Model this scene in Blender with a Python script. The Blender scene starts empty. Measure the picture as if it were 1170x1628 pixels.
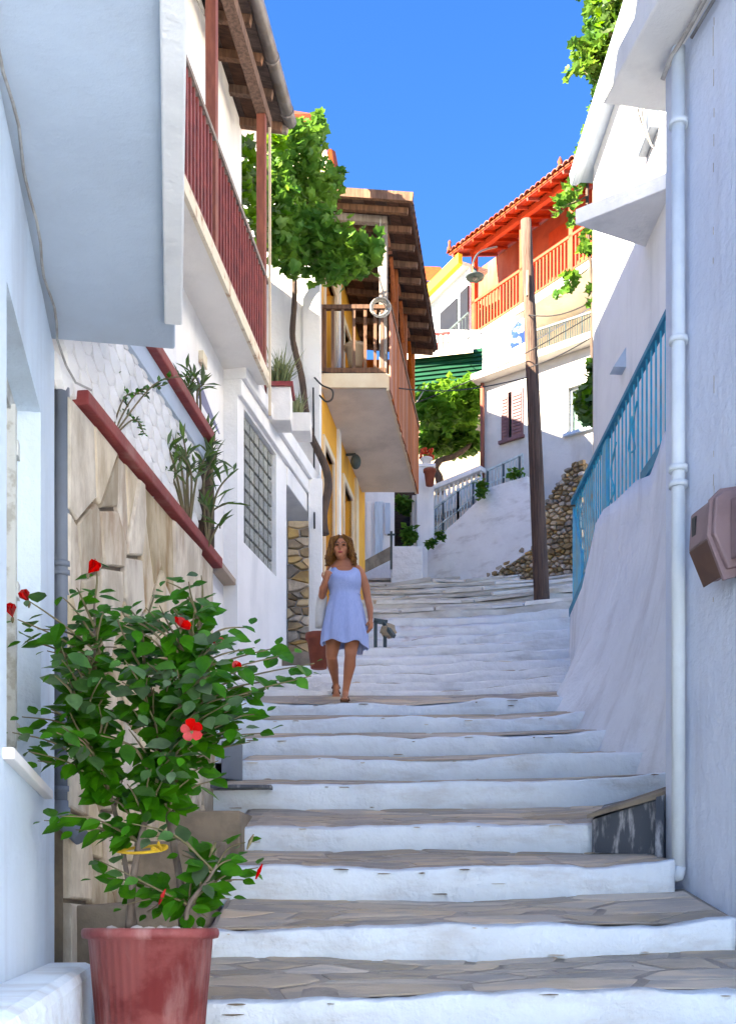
import bpy, bmesh, math, random
from mathutils import Vector, Matrix, noise
R = random.Random(7)
S = bpy.context.scene
COL = S.collection
# ------------------------------------------------------------------ camera, world, sun, exposure
F, CX, HY = 1800.0, 585.0, 1470.0            # focal length and principal point of the photograph in its own pixels
cam_d = bpy.data.cameras.new('camera'); cam = bpy.data.objects.new('camera', cam_d); COL.objects.link(cam)
cam.location = (0, 0, 0); cam.rotation_euler = (math.radians(90), 0, 0)
cam_d.sensor_fit = 'HORIZONTAL'; cam_d.sensor_width = 36; cam_d.lens = 36*F/1170
cam_d.shift_y = (HY-814)/1170; cam_d.clip_end = 2000; cam_d.clip_start = .05
S.camera = cam
SUN_EL, SUN_AZ = 33.0, 241.0                 # azimuth clockwise from +Y
w = bpy.data.worlds.new('World'); S.world = w; w.use_nodes = True
nt = w.node_tree; nt.nodes.clear()
sky = nt.nodes.new('ShaderNodeTexSky'); sky.sky_type = 'NISHITA'; sky.sun_disc = False
sky.sun_elevation = math.radians(SUN_EL); sky.sun_rotation = math.radians(SUN_AZ)
sky.altitude = 0; sky.air_density = 1.0; sky.dust_density = .2; sky.ozone_density = 2.8
hs = nt.nodes.new('ShaderNodeHueSaturation'); hs.inputs['Saturation'].default_value = 1.3
hs.inputs['Value'].default_value = 1.0; hs.inputs['Hue'].default_value = .512
bg = nt.nodes.new('ShaderNodeBackground'); bg.inputs[1].default_value = .05
wo = nt.nodes.new('ShaderNodeOutputWorld')
nt.links.new(sky.outputs[0], hs.inputs['Color']); gm_ = nt.nodes.new('ShaderNodeGamma'); gm_.inputs[1].default_value = 1.0; nt.links.new(hs.outputs[0], gm_.inputs[0]); nt.links.new(gm_.outputs[0], bg.inputs[0]); nt.links.new(bg.outputs[0], wo.inputs[0])
sl = bpy.data.lights.new('sun', 'SUN'); sl.energy = 5.0; sl.angle = math.radians(.5); sl.color = (1, .88, .70)
sun = bpy.data.objects.new('sun', sl); COL.objects.link(sun)
el, az = math.radians(SUN_EL), math.radians(SUN_AZ)
sdir = Vector((math.cos(el)*math.sin(az), math.cos(el)*math.cos(az), math.sin(el)))
sun.rotation_euler = sdir.to_track_quat('Z', 'Y').to_euler(); sun.location = sdir*50
S.view_settings.view_transform = 'Standard'; S.view_settings.look = 'None'
S.view_settings.exposure = 3.05; S.view_settings.gamma = 1; S.view_settings.use_curve_mapping = False

# ------------------------------------------------------------------ materials
def mat(name, c1, c2=None, scale=4, stretch=(1, 1, 1), rough=.85, bump=.25, bscale=None, rnd=0.0, spec=.3,
        dirt=None, dscale=1.2, dstretch=(1, 1, .25), damt=.5, metal=0, trans=0, lo=.35, hi=.65, detail=8, coat=0, bdist=.01):
    m = bpy.data.materials.new(name); m.use_nodes = True
    t = m.node_tree; N = t.nodes; L = t.links
    b = N['Principled BSDF']; b.inputs['Roughness'].default_value = rough
    b.inputs['Specular IOR Level'].default_value = spec; b.inputs['Metallic'].default_value = metal
    geo = N.new('ShaderNodeNewGeometry'); oi = N.new('ShaderNodeObjectInfo')
    off = N.new('ShaderNodeVectorMath'); off.operation = 'ADD'
    sc = N.new('ShaderNodeVectorMath'); sc.operation = 'SCALE'
    comb = N.new('ShaderNodeCombineXYZ')
    for i in range(3): L.new(oi.outputs['Random'], comb.inputs[i])
    L.new(comb.outputs[0], sc.inputs[0]); sc.inputs['Scale'].default_value = 30 if rnd else 0
    L.new(geo.outputs['Position'], off.inputs[0]); L.new(sc.outputs[0], off.inputs[1])
    def nz(s, st, det=detail):
        mp = N.new('ShaderNodeMapping'); mp.inputs['Scale'].default_value = st
        n = N.new('ShaderNodeTexNoise'); n.inputs['Scale'].default_value = s; n.inputs['Detail'].default_value = det
        n.inputs['Roughness'].default_value = .62
        L.new(off.outputs[0], mp.inputs['Vector']); L.new(mp.outputs[0], n.inputs['Vector']); return n
    def ramp(n, a, c):
        r = N.new('ShaderNodeMapRange'); r.inputs['From Min'].default_value = a; r.inputs['From Max'].default_value = c
        r.interpolation_type = 'SMOOTHSTEP'
        L.new(n.outputs['Fac'], r.inputs['Value']); return r
    c2 = c2 or tuple(x*.86 for x in c1)
    n1 = nz(scale, stretch); r1 = ramp(n1, lo, hi)
    mx = N.new('ShaderNodeMix'); mx.data_type = 'RGBA'
    mx.inputs[6].default_value = (*c1, 1); mx.inputs[7].default_value = (*c2, 1); L.new(r1.outputs[0], mx.inputs[0])
    out = mx.outputs[2]
    if dirt:
        n2 = nz(dscale, dstretch); r2 = ramp(n2, .49, .72)
        ml = N.new('ShaderNodeMath'); ml.operation = 'MULTIPLY'; ml.inputs[1].default_value = damt; L.new(r2.outputs[0], ml.inputs[0])
        m2 = N.new('ShaderNodeMix'); m2.data_type = 'RGBA'; L.new(ml.outputs[0], m2.inputs[0])
        L.new(out, m2.inputs[6]); m2.inputs[7].default_value = (*dirt, 1); out = m2.outputs[2]
    if rnd:
        mr = N.new('ShaderNodeMapRange'); mr.inputs['To Min'].default_value = 1-rnd; mr.inputs['To Max'].default_value = 1+rnd
        L.new(oi.outputs['Random'], mr.inputs['Value'])
        h = N.new('ShaderNodeHueSaturation'); L.new(mr.outputs[0], h.inputs['Value']); L.new(out, h.inputs['Color'])
        wn = N.new('ShaderNodeTexWhiteNoise'); wn.noise_dimensions = '1D'; L.new(oi.outputs['Random'], wn.inputs['W'])
        mr2 = N.new('ShaderNodeMapRange'); mr2.inputs['To Min'].default_value = 1-rnd*1.1; mr2.inputs['To Max'].default_value = 1+rnd*.9
        L.new(wn.outputs['Value'], mr2.inputs['Value']); L.new(mr2.outputs[0], h.inputs['Saturation'])
        out = h.outputs[0]
    L.new(out, b.inputs['Base Color'])
    if bump:
        nb = nz(bscale or scale*5, stretch, 6)
        bp = N.new('ShaderNodeBump'); bp.inputs['Strength'].default_value = bump; bp.inputs['Distance'].default_value = bdist
        L.new(nb.outputs['Fac'], bp.inputs['Height']); L.new(bp.outputs[0], b.inputs['Normal'])
    if trans:
        tr = N.new('ShaderNodeBsdfTranslucent'); ms = N.new('ShaderNodeMixShader'); ms.inputs[0].default_value = trans
        h2 = N.new('ShaderNodeHueSaturation'); h2.inputs['Value'].default_value = 1.7; h2.inputs['Hue'].default_value = .48; L.new(out, h2.inputs['Color'])
        L.new(h2.outputs[0], tr.inputs['Color']); o = N['Material Output']
        L.new(b.outputs[0], ms.inputs[1]); L.new(tr.outputs[0], ms.inputs[2]); L.new(ms.outputs[0], o.inputs['Surface'])
    return m
M = {}
M['plaster'] = mat('plaster', (.88, .86, .83), (.82, .80, .77), 1.3, rough=.9, bump=.5, bscale=16, dirt=(.50, .50, .50), dscale=1.5, dstretch=(1.6, 1.6, .22), damt=.38, bdist=.02)
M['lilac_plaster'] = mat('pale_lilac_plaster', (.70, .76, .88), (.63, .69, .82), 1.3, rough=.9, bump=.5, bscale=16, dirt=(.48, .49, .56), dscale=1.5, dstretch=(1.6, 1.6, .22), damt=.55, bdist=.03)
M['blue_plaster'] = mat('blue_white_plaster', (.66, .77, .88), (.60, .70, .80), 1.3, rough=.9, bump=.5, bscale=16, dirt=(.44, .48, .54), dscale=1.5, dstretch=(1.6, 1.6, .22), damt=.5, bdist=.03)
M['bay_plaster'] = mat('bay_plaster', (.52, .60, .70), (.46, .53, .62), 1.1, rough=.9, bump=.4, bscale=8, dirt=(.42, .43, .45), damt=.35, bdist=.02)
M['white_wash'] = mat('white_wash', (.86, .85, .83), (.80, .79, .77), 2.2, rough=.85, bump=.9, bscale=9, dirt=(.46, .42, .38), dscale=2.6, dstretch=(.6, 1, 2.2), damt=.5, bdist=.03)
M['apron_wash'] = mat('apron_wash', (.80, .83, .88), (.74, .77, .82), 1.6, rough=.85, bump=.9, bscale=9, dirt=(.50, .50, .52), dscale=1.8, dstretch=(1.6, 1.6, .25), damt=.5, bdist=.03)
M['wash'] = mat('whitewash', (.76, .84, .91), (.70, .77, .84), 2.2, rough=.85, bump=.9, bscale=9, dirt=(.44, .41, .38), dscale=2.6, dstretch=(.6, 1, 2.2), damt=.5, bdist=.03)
M['warm_plaster'] = mat('warm_plaster', (.86, .82, .76), (.79, .75, .69), 1.1, bump=.5, bscale=12, dirt=(.45, .42, .38), damt=.45, bdist=.02)
M['red_wall'] = mat('faded_red_wall', (.46, .10, .045), (.34, .07, .035), 2, bump=.4, dirt=(.5, .3, .2), damt=.4)
M['far_plaster'] = mat('darkened_plaster', (.64, .61, .56), (.54, .51, .46), 1.4, bump=.5, bscale=12, dirt=(.36, .31, .26), damt=.5, bdist=.02)  # white plaster made darker so direct sun does not clip it
M['soffit'] = mat('soffit_plaster', (.74, .68, .60), (.62, .57, .50), 1.4, bump=.4, bscale=14, dirt=(.36, .33, .30), dstretch=(1, 1, 1), damt=.4)
M['cream'] = mat('cream_plaster', (.78, .68, .50), (.70, .56, .38), 1.5, bump=.4, bscale=14, dirt=(.42, .30, .20), damt=.5)
M['yellow'] = mat('ochre_plaster', (.86, .46, .05), (.76, .37, .045), 1.6, bump=.4, bscale=14, dirt=(.42, .22, .08), damt=.4)
M['rust_edge'] = mat('rusty_edge', (.75, .66, .50), (.38, .20, .10), 6, bump=.4, lo=.5, hi=.72)
M['tan'] = mat('tan_plaster', (.42, .33, .25), (.34, .27, .20), 1.5, bump=.4)
M['mortar'] = mat('mortar', (.58, .52, .45), (.42, .37, .32), 6, bump=.8, bscale=40)
M['flag'] = mat('flagstone', (.52, .43, .33), (.36, .325, .29), 2.2, stretch=(1, 3, 3), lo=.42, hi=.58, rnd=.26, bump=.7, bscale=22, dirt=(.42, .34, .22), dscale=3, dstretch=(1, 2, 2), damt=.5, rough=.7)
M['flagpale'] = mat('pale_flagstone', (.82, .76, .66), (.62, .56, .48), 2.2, stretch=(1, 3, 3), rnd=.25, bump=.7, bscale=18, dirt=(.50, .38, .24), dscale=2, dstretch=(1, 2, 2), damt=.5)
M['slate'] = mat('slate_cladding', (.64, .55, .41), (.42, .34, .23), 3.4, stretch=(1.8, 1.8, .8), rnd=.30, bump=.9, bscale=12, dirt=(.27, .14, .05), dscale=3, dstretch=(1.8, 1.8, .5), damt=.75, rough=.75)
M['rubble'] = mat('rubble_stone', (.52, .39, .22), (.26, .19, .12), 4, rnd=.42, bump=.9, bscale=20, dirt=(.40, .25, .10), dscale=3, dstretch=(1, 1, 1), damt=.5)
M['concrete'] = mat('concrete', (.27, .22, .16), (.15, .12, .09), 3, bump=.6, bscale=25, dirt=(.12, .09, .07), dscale=3, dstretch=(1.5, 1.5, .4), damt=.6)
M['marble'] = mat('dark_marble', (.07, .08, .10), (.42, .42, .44), 6, stretch=(3, 3, .7), lo=.5, hi=.7, rough=.5, bump=.2)
M['red_cap'] = mat('red_paint', (.30, .055, .05), (.22, .04, .04), 5, bump=.35, bscale=40, dirt=(.42, .25, .22), dscale=6, dstretch=(1, 1, 1), damt=.35, rough=.6)
M['brown'] = mat('brown_paint', (.26, .085, .05), (.18, .055, .035), 5, stretch=(3, 3, .6), bump=.35, rough=.6)
M['railred'] = mat('maroon_paint', (.25, .05, .04), (.16, .035, .03), 6, bump=.3, rough=.6)
M['wood'] = mat('old_wood', (.22, .12, .075), (.11, .062, .04), 5, stretch=(5, 5, .6), bump=.7, bscale=20, rough=.85, rnd=.15)
M['greywood'] = mat('weathered_wood', (.34, .29, .25), (.22, .18, .15), 5, stretch=(6, 6, .5), bump=.7, bscale=20, rnd=.12)
M['rustwood'] = mat('rust_wood', (.46, .15, .055), (.28, .085, .035), 5, stretch=(5, 5, .5), bump=.6, bscale=18, rnd=.2, dirt=(.12, .06, .04), damt=.5)
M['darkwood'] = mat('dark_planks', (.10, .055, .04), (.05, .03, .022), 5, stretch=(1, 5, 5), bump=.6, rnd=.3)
M['pole'] = mat('pole_wood', (.17, .105, .075), (.085, .055, .042), 5, stretch=(6, 6, .35), bump=1, bscale=14, bdist=.02)
M['tile'] = mat('roof_tile', (.36, .085, .035), (.22, .055, .03), 7, bump=.5, rnd=.3, dirt=(.16, .09, .06), dscale=5, dstretch=(1, 1, 1), damt=.5)
M['oldtile'] = mat('old_roof_tile', (.16, .085, .06), (.09, .055, .045), 7, bump=.5, rnd=.35, dirt=(.06, .05, .045), dscale=5, dstretch=(1, 1, 1), damt=.5)
M['orange'] = mat('orange_paint', (.50, .065, .016), (.40, .045, .014), 4, bump=.3, rough=.6)
M['orangewood'] = mat('orange_boards', (.42, .050, .014), (.30, .032, .012), 4, bump=.3, rnd=.2, rough=.6)
M['gutter'] = mat('gutter_metal', (.26, .24, .23), (.18, .16, .15), 6, bump=.2, rough=.5, metal=.3, dirt=(.32, .22, .12), dscale=7, damt=.4)
M['greypipe'] = mat('grey_pipe', (.17, .20, .25), (.14, .165, .21), 4, bump=.1, rough=.5, dirt=(.30, .30, .30), damt=.3)
M['whitepipe'] = mat('painted_pipe', (.76, .83, .88), (.68, .75, .81), 4, bump=.3, bscale=20, rough=.6, dirt=(.5, .48, .45), damt=.25)
M['blue'] = mat('blue_paint', (.06, .50, .68), (.045, .40, .56), 6, bump=.35, rough=.5, dirt=(.30, .25, .12), dscale=9, dstretch=(1, 1, .6), damt=.8)
M['deepblue'] = mat('deep_blue_paint', (.03, .26, .40), (.02, .19, .31), 6, bump=.3, rough=.5)
M['skyblue'] = mat('pale_blue_paint', (.09, .50, .76), (.07, .42, .66), 5, bump=.3, rough=.5, dirt=(.30, .34, .20), dscale=5, damt=.6)
M['meter'] = mat('meter_plastic', (.27, .19, .20), (.22, .15, .16), 4, bump=.15, rough=.55, dirt=(.30, .24, .23), damt=.4)
M['meterdark'] = mat('meter_dark', (.10, .055, .045), (.13, .07, .05), 4, bump=.1, rough=.5)
M['dark'] = mat('dark_void', (.02, .02, .022), None, 3, bump=0, rough=.4)
M['glass'] = mat('window_glass', (.03, .05, .05), (.05, .08, .07), 2, bump=0, rough=.08, spec=.6)
M['greenglass'] = mat('green_glass', (.08, .16, .12), (.16, .24, .20), 5, bump=0, rough=.15, spec=.6)
M['block'] = mat('glass_block', (.30, .30, .25), (.17, .17, .14), 30, rnd=.22, bump=.8, bscale=60, rough=.45, spec=.6)
M['frame'] = mat('window_paint', (.60, .62, .60), (.42, .42, .38), 9, bump=.5, rough=.6, lo=.5, hi=.6)
M['shutter'] = mat('plum_shutter', (.20, .10, .10), (.15, .075, .08), 5, bump=.3, rough=.6)
M['lav'] = mat('lavender_paint', (.24, .24, .34), (.20, .20, .29), 4, bump=.2)
M['green'] = mat('green_sheet', (.005, .065, .028), (.004, .045, .02), 3, bump=.2, rough=.5)
M['iron'] = mat('wrought_iron', (.05, .07, .07), (.08, .10, .10), 8, bump=.2, rough=.5)
M['paleiron'] = mat('pale_iron', (.55, .63, .62), (.40, .46, .45), 8, bump=.2, rough=.5)
M['wire'] = mat('cable', (.03, .03, .03), None, 8, bump=0, rough=.6)
M['palewire'] = mat('pale_cable', (.45, .44, .42), (.30, .28, .26), 12, bump=.2, rough=.6)
M['leaf'] = mat('hibiscus_leaf', (.030, .105, .014), (.055, .165, .020), 12, rnd=.42, bump=.25, bscale=30, rough=.5, spec=.3, trans=.25)
M['vine'] = mat('vine_leaf', (.060, .165, .014), (.12, .24, .018), 3, rnd=.38, bump=.25, rough=.5, trans=.38)
M['vinemass'] = mat('vine_leaf_mass', (.045, .14, .016), (.11, .23, .022), 2.2, bump=.25, rough=.5, trans=.38)
M['farleaf'] = mat('pergola_leaf', (.05, .16, .012), (.11, .25, .02), 1.5, bump=0, rough=.5, trans=.4)
M['spiky'] = mat('oleander_leaf', (.06, .12, .035), (.11, .17, .05), 6, rnd=.3, bump=.2, rough=.5, trans=.25)
M['stem'] = mat('green_stem', (.13, .12, .05), (.18, .14, .08), 10, bump=.4, rough=.7)
M['bark'] = mat('bark', (.13, .085, .06), (.07, .05, .04), 8, stretch=(2, 2, .5), bump=1, bscale=20, bdist=.02)
M['greybark'] = mat('grey_bark', (.20, .16, .13), (.13, .10, .08), 10, stretch=(2, 2, .5), bump=.8, bscale=30)
M['petal'] = mat('red_petal', (.46, .004, .003), (.32, .003, .003), 10, rnd=.15, bump=.3, bscale=40, rough=.9, spec=.05, trans=0)
M['opetal'] = mat('orange_petal', (.62, .10, .02), (.5, .05, .02), 10, bump=.2, rough=.5, trans=.3)
M['pot'] = mat('faded_red_plastic', (.27, .075, .07), (.18, .03, .03), 3.2, stretch=(1, 1, 1.4), bump=.2, rough=.5, dirt=(.48, .28, .26), dscale=10, dstretch=(1, 1, .3), damt=.45, lo=.42, hi=.58)
M['terracotta'] = mat('terracotta', (.30, .085, .05), (.22, .06, .035), 5, bump=.3)
M['soil'] = mat('soil', (.05, .035, .025), (.09, .06, .045), 20, bump=1, bdist=.02)
M['pebble'] = mat('pale_pebble', (.6, .55, .52), None, 6, rnd=.2)
M['tie'] = mat('yellow_cord', (.75, .50, .03), (.6, .36, .03), 20, bump=.4)
M['skin'] = mat('tanned_skin', (.50, .20, .095), (.43, .165, .08), 6, bump=.08, rough=.5, spec=.35)
M['dress'] = mat('pale_blue_cotton', (.43, .51, .80), (.36, .44, .73), 20, stretch=(6, 6, .4), bump=.4, bscale=50, rough=.9)
M['hair'] = mat('light_brown_hair', (.11, .05, .024), (.26, .14, .065), 20, stretch=(3, 3, .6), bump=.8, bscale=60, rough=.5, rnd=.3)
M['bag'] = mat('white_canvas', (.72, .70, .66), (.6, .58, .54), 6, bump=.4)
M['sandal'] = mat('brown_leather', (.13, .06, .03), None, 6)
M['lips'] = mat('lips', (.34, .06, .055), None, 6, bump=0)
M['eye'] = mat('eye_dark', (.03, .018, .012), None, 6, bump=0, rough=.25)
M['grass'] = mat('grey_green_leaf', (.14, .18, .08), (.22, .24, .11), 6, rnd=.3, bump=0, trans=.25)
M['earth'] = mat('earth', (.22, .18, .13), (.13, .12, .07), .6, bump=.6)
M['rope'] = mat('pale_rope', (.55, .52, .46), (.38, .35, .30), 30, bump=.6)
M['bluewhite'] = mat('blue_white_print', (.42, .48, .58), (.012, .04, .20), 7, lo=.44, hi=.50, bump=.1, detail=3)
M['yellowfascia'] = mat('yellow_fascia', (.75, .52, .03), (.66, .44, .03), 4, bump=.2)
M['door'] = mat('pale_blue_door', (.58, .68, .76), (.46, .54, .60), 5, stretch=(4, 4, .4), bump=.4)

# ------------------------------------------------------------------ helpers
def P(px, py, d): return Vector(((px-CX)/F*d, d, (HY-py)/F*d))
def V(*a): return Vector(a)
WORLD = {}
def tag(o, label=None, cat=None, group=None, kind=None):
    if label: o['label'] = label
    if cat: o['category'] = cat
    if group: o['group'] = group
    if kind: o['kind'] = kind
    return o
def thing(name, loc, label, cat, group=None, kind=None):
    o = bpy.data.objects.new(name, None); COL.objects.link(o); o.location = loc; o.empty_display_size = .1
    WORLD[o] = Vector(loc); return tag(o, label, cat, group, kind)
class MB:
    def __init__(s): s.v = []; s.f = []; s.m = []; s.s = []
    def add(s, vs, fs, mi=0, sm=False):
        b = len(s.v); s.v += [tuple(x) for x in vs]
        for f in fs: s.f.append([b+i for i in f]); s.m.append(mi); s.s.append(sm)
        return s
    def hexa(s, p, mi=0):      # 8 points: bottom 4, top 4
        return s.add(p, [(0, 3, 2, 1), (4, 5, 6, 7), (0, 1, 5, 4), (1, 2, 6, 5), (2, 3, 7, 6), (3, 0, 4, 7)], mi)
    def box(s, a, b, mi=0):
        (x0, y0, z0), (x1, y1, z1) = a, b
        return s.hexa([(x0, y0, z0), (x1, y0, z0), (x1, y1, z0), (x0, y1, z0), (x0, y0, z1), (x1, y0, z1), (x1, y1, z1), (x0, y1, z1)], mi)
    def tube(s, pts, r, seg=8, mi=0, cap=True, sm=True, flat=1.0):
        pts = [Vector(p) for p in pts]; n = len(pts)
        rs = list(r) if hasattr(r, '__len__') else [r]*n
        up = Vector((0, 0, 1)); vs = []
        prev = None
        for i, p in enumerate(pts):
            t = (pts[min(i+1, n-1)]-pts[max(i-1, 0)]).normalized()
            a = t.cross(up if abs(t.z) < .95 else Vector((0, 1, 0))) if prev is None else prev-t*prev.dot(t)
            if a.length < 1e-6: a = t.orthogonal()
            a.normalize(); b = t.cross(a).normalized(); prev = a
            for k in range(seg):
                q = 2*math.pi*k/seg; vs.append(p+(a*math.cos(q)+b*math.sin(q)*flat)*rs[i])
        fs = []
        for i in range(n-1):
            for k in range(seg):
                k2 = (k+1) % seg; fs.append((i*seg+k, i*seg+k2, (i+1)*seg+k2, (i+1)*seg+k))
        s.add(vs, fs, mi, sm)
        if cap:
            b0 = len(s.v)-len(vs)
            s.f.append([b0+k for k in reversed(range(seg))]); s.m.append(mi); s.s.append(False)
            s.f.append([b0+(n-1)*seg+k for k in range(seg)]); s.m.append(mi); s.s.append(False)
        return s
    def bar(s, a, b, w, h, mi=0, up=(0, 0, 1)):
        a = Vector(a); b = Vector(b); t = (b-a).normalized(); u = Vector(up)
        x = t.cross(u)
        if x.length < 1e-4: x = t.cross(Vector((0, 1, 0)))
        x.normalize(); y = x.cross(t).normalized(); x *= w/2; y *= h/2
        return s.hexa([a-x-y, a+x-y, b+x-y, b-x-y, a-x+y, a+x+y, b+x+y, b-x+y], mi)
    def lathe(s, c, prof, seg=20, mi=0, sm=True, rib=None):
        c = Vector(c); vs = []; n = len(prof)
        for (r, z) in prof:
            for k in range(seg):
                q = 2*math.pi*k/seg; rr = r*(1+(rib(k, z) if rib else 0)); vs.append(c+Vector((rr*math.cos(q), rr*math.sin(q), z)))
        fs = [(i*seg+k, i*seg+(k+1) % seg, (i+1)*seg+(k+1) % seg, (i+1)*seg+k) for i in range(n-1) for k in range(seg)]
        fs.append([k for k in reversed(range(seg))]); fs.append([(n-1)*seg+k for k in range(seg)])
        return s.add(vs, fs, mi, sm)
    def ball(s, c, r, seg=10, rings=7, mi=0, jit=0, sm=True):
        c = Vector(c); r = Vector(r) if hasattr(r, '__len__') else Vector((r, r, r)); vs = []; fs = []
        for i in range(rings+1):
            a = math.pi*i/rings
            for k in range(seg):
                q = 2*math.pi*k/seg; j = 1+R.uniform(-jit, jit)
                vs.append(c+Vector((math.sin(a)*math.cos(q)*r.x*j, math.sin(a)*math.sin(q)*r.y*j, math.cos(a)*r.z*j)))
        for i in range(rings):
            for k in range(seg): fs.append((i*seg+k, (i+1)*seg+k, (i+1)*seg+(k+1) % seg, i*seg+(k+1) % seg))
        return s.add(vs, fs, mi, sm)
    def build(s, name, mats, parent=None, bevel=0, origin=None, label=None, kind=None):
        me = bpy.data.meshes.new(name)
        if parent is not None: org = WORLD[parent]
        elif origin is not None: org = Vector(origin)
        else:
            xs = [v[0] for v in s.v]; ys = [v[1] for v in s.v]; zs = [v[2] for v in s.v]
            org = Vector(((min(xs)+max(xs))/2, (min(ys)+max(ys))/2, min(zs)))
        me.from_pydata([(x-org.x, y-org.y, z-org.z) for x, y, z in s.v], [], s.f)
        if not isinstance(mats, (list, tuple)): mats = [mats]
        for m in mats: me.materials.append(M[m])
        me.polygons.foreach_set('material_index', s.m); me.polygons.foreach_set('use_smooth', s.s)
        bm = bmesh.new(); bm.from_mesh(me)
        if len(bm.verts) < 60000: bmesh.ops.recalc_face_normals(bm, faces=bm.faces)
        bm.to_mesh(me); bm.free()
        o = bpy.data.objects.new(name, me); COL.objects.link(o)
        if parent is not None: o.parent = parent
        else: o.location = org
        WORLD[o] = org
        if bevel:
            b = o.modifiers.new('bevel', 'BEVEL'); b.width = bevel; b.segments = 2; b.limit_method = 'ANGLE'; b.angle_limit = math.radians(40)
        return tag(o, label, kind=kind)
def inst(name, mesh, parent, loc, rot=None, scale=None):
    o = bpy.data.objects.new(name, mesh); COL.objects.link(o); o.parent = parent
    o.location = Vector(loc)-WORLD[parent]
    if rot is not None: o.rotation_euler = rot
    if scale is not None: o.scale = scale if hasattr(scale, '__len__') else (scale,)*3
    WORLD[o] = Vector(loc); return o
def protomesh(mb, name, mats):
    me = bpy.data.meshes.new(name); me.from_pydata(mb.v, [], mb.f)
    if not isinstance(mats, (list, tuple)): mats = [mats]
    for m in mats: me.materials.append(M[m])
    me.polygons.foreach_set('material_index', mb.m); me.polygons.foreach_set('use_smooth', mb.s)
    return me
class Fr:      # an upright plane: u along the wall, z up, n out of it
    def __init__(s, A, B, sg=1):
        s.A = Vector(A); s.u = (Vector(B)-s.A).normalized(); s.L = (Vector(B)-s.A).length
        s.n = Vector((s.u.y, -s.u.x))*sg
    def p(s, u, z, n=0):
        q = s.A+s.u*u+s.n*n; return Vector((q.x, q.y, z))
    def px(s, px, py, n=0):   # where the sight line of a pixel of the photograph meets the plane
        A = s.A+s.n*n; k = (px-CX)/F
        # A.x+u.x*t = k*(A.y+u.y*t)
        t = (k*A.y-A.x)/(s.u.x-k*s.u.y); d = A.y+s.u.y*t
        return t, (HY-py)/F*d
    def box(s, mb, u0, u1, z0, z1, n0, n1, mi=0):
        return mb.hexa([s.p(u0, z0, n0), s.p(u1, z0, n0), s.p(u1, z0, n1), s.p(u0, z0, n1), s.p(u0, z1, n0), s.p(u1, z1, n0), s.p(u1, z1, n1), s.p(u0, z1, n1)], mi)
    def prism(s, mb, poly, n0, n1, mi=0):
        k = len(poly); vs = [s.p(u, z, n1) for u, z in poly]+[s.p(u, z, n0) for u, z in poly]
        fs = [list(range(k)), list(reversed(range(k, 2*k)))]+[(i, (i+1) % k, k+(i+1) % k, k+i) for i in range(k)]
        return mb.add(vs, fs, mi)
    def wall(s, mb, u0, u1, z0, z1, th, holes=(), mi=0, sub=.0):
        us = sorted(set([u0, u1]+[h[0] for h in holes]+[h[1] for h in holes])); zs = sorted(set([z0, z1]+[h[2] for h in holes]+[h[3] for h in holes]))
        nu, nz_ = len(us)-1, len(zs)-1
        def solid(i, j):
            if i < 0 or j < 0 or i >= nu or j >= nz_: return False
            a, b = (us[i]+us[i+1])/2, (zs[j]+zs[j+1])/2
            return not any(h[0] < a < h[1] and h[2] < b < h[3] for h in holes)
        for i in range(nu):
            for j in range(nz_):
                if not solid(i, j): continue
                a, b, c, d = us[i], us[i+1], zs[j], zs[j+1]
                mb.add([s.p(a, c), s.p(b, c), s.p(b, d), s.p(a, d)], [(0, 1, 2, 3)], mi)
                mb.add([s.p(a, c, -th), s.p(b, c, -th), s.p(b, d, -th), s.p(a, d, -th)], [(3, 2, 1, 0)], mi)
                for (di, dj, e) in ((-1, 0, ((a, c), (a, d))), (1, 0, ((b, c), (b, d))), (0, -1, ((a, c), (b, c))), (0, 1, ((a, d), (b, d)))):
                    if not solid(i+di, j+dj):
                        (p, q), (r_, t) = e
                        mb.add([s.p(p, q), s.p(r_, t), s.p(r_, t, -th), s.p(p, q, -th)], [(0, 1, 2, 3)], mi)
        return mb
def voronoi(W, H, n, rnd, ax=1, ay=1, relax=1):
    W2, H2 = W*ax, H*ay
    pts = [(rnd.uniform(0, W2), rnd.uniform(0, H2)) for _ in range(n)]
    for it in range(relax+1):
        cells = []
        for i, (px, py) in enumerate(pts):
            poly = [(0, 0), (W2, 0), (W2, H2), (0, H2)]
            near = sorted(pts, key=lambda q: (q[0]-px)**2+(q[1]-py)**2)[1:26]
            for (qx, qy) in near:
                mx, my, dx, dy = (px+qx)/2, (py+qy)/2, qx-px, qy-py
                out = []
                for k in range(len(poly)):
                    a, b = poly[k], poly[(k+1) % len(poly)]
                    sa = (a[0]-mx)*dx+(a[1]-my)*dy; sb = (b[0]-mx)*dx+(b[1]-my)*dy
                    if sa <= 0: out.append(a)
                    if sa*sb < 0:
                        t = sa/(sa-sb); out.append((a[0]+(b[0]-a[0])*t, a[1]+(b[1]-a[1])*t))
                poly = out
                if len(poly) < 3: break
            cells.append(poly)
        if it < relax: pts = [(sum(p[0] for p in c)/len(c), sum(p[1] for p in c)/len(c)) if len(c) > 2 else pts[i] for i, c in enumerate(cells)]
    return [[(x/ax, y/ay) for x, y in c] for c in cells if len(c) > 2]
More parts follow.
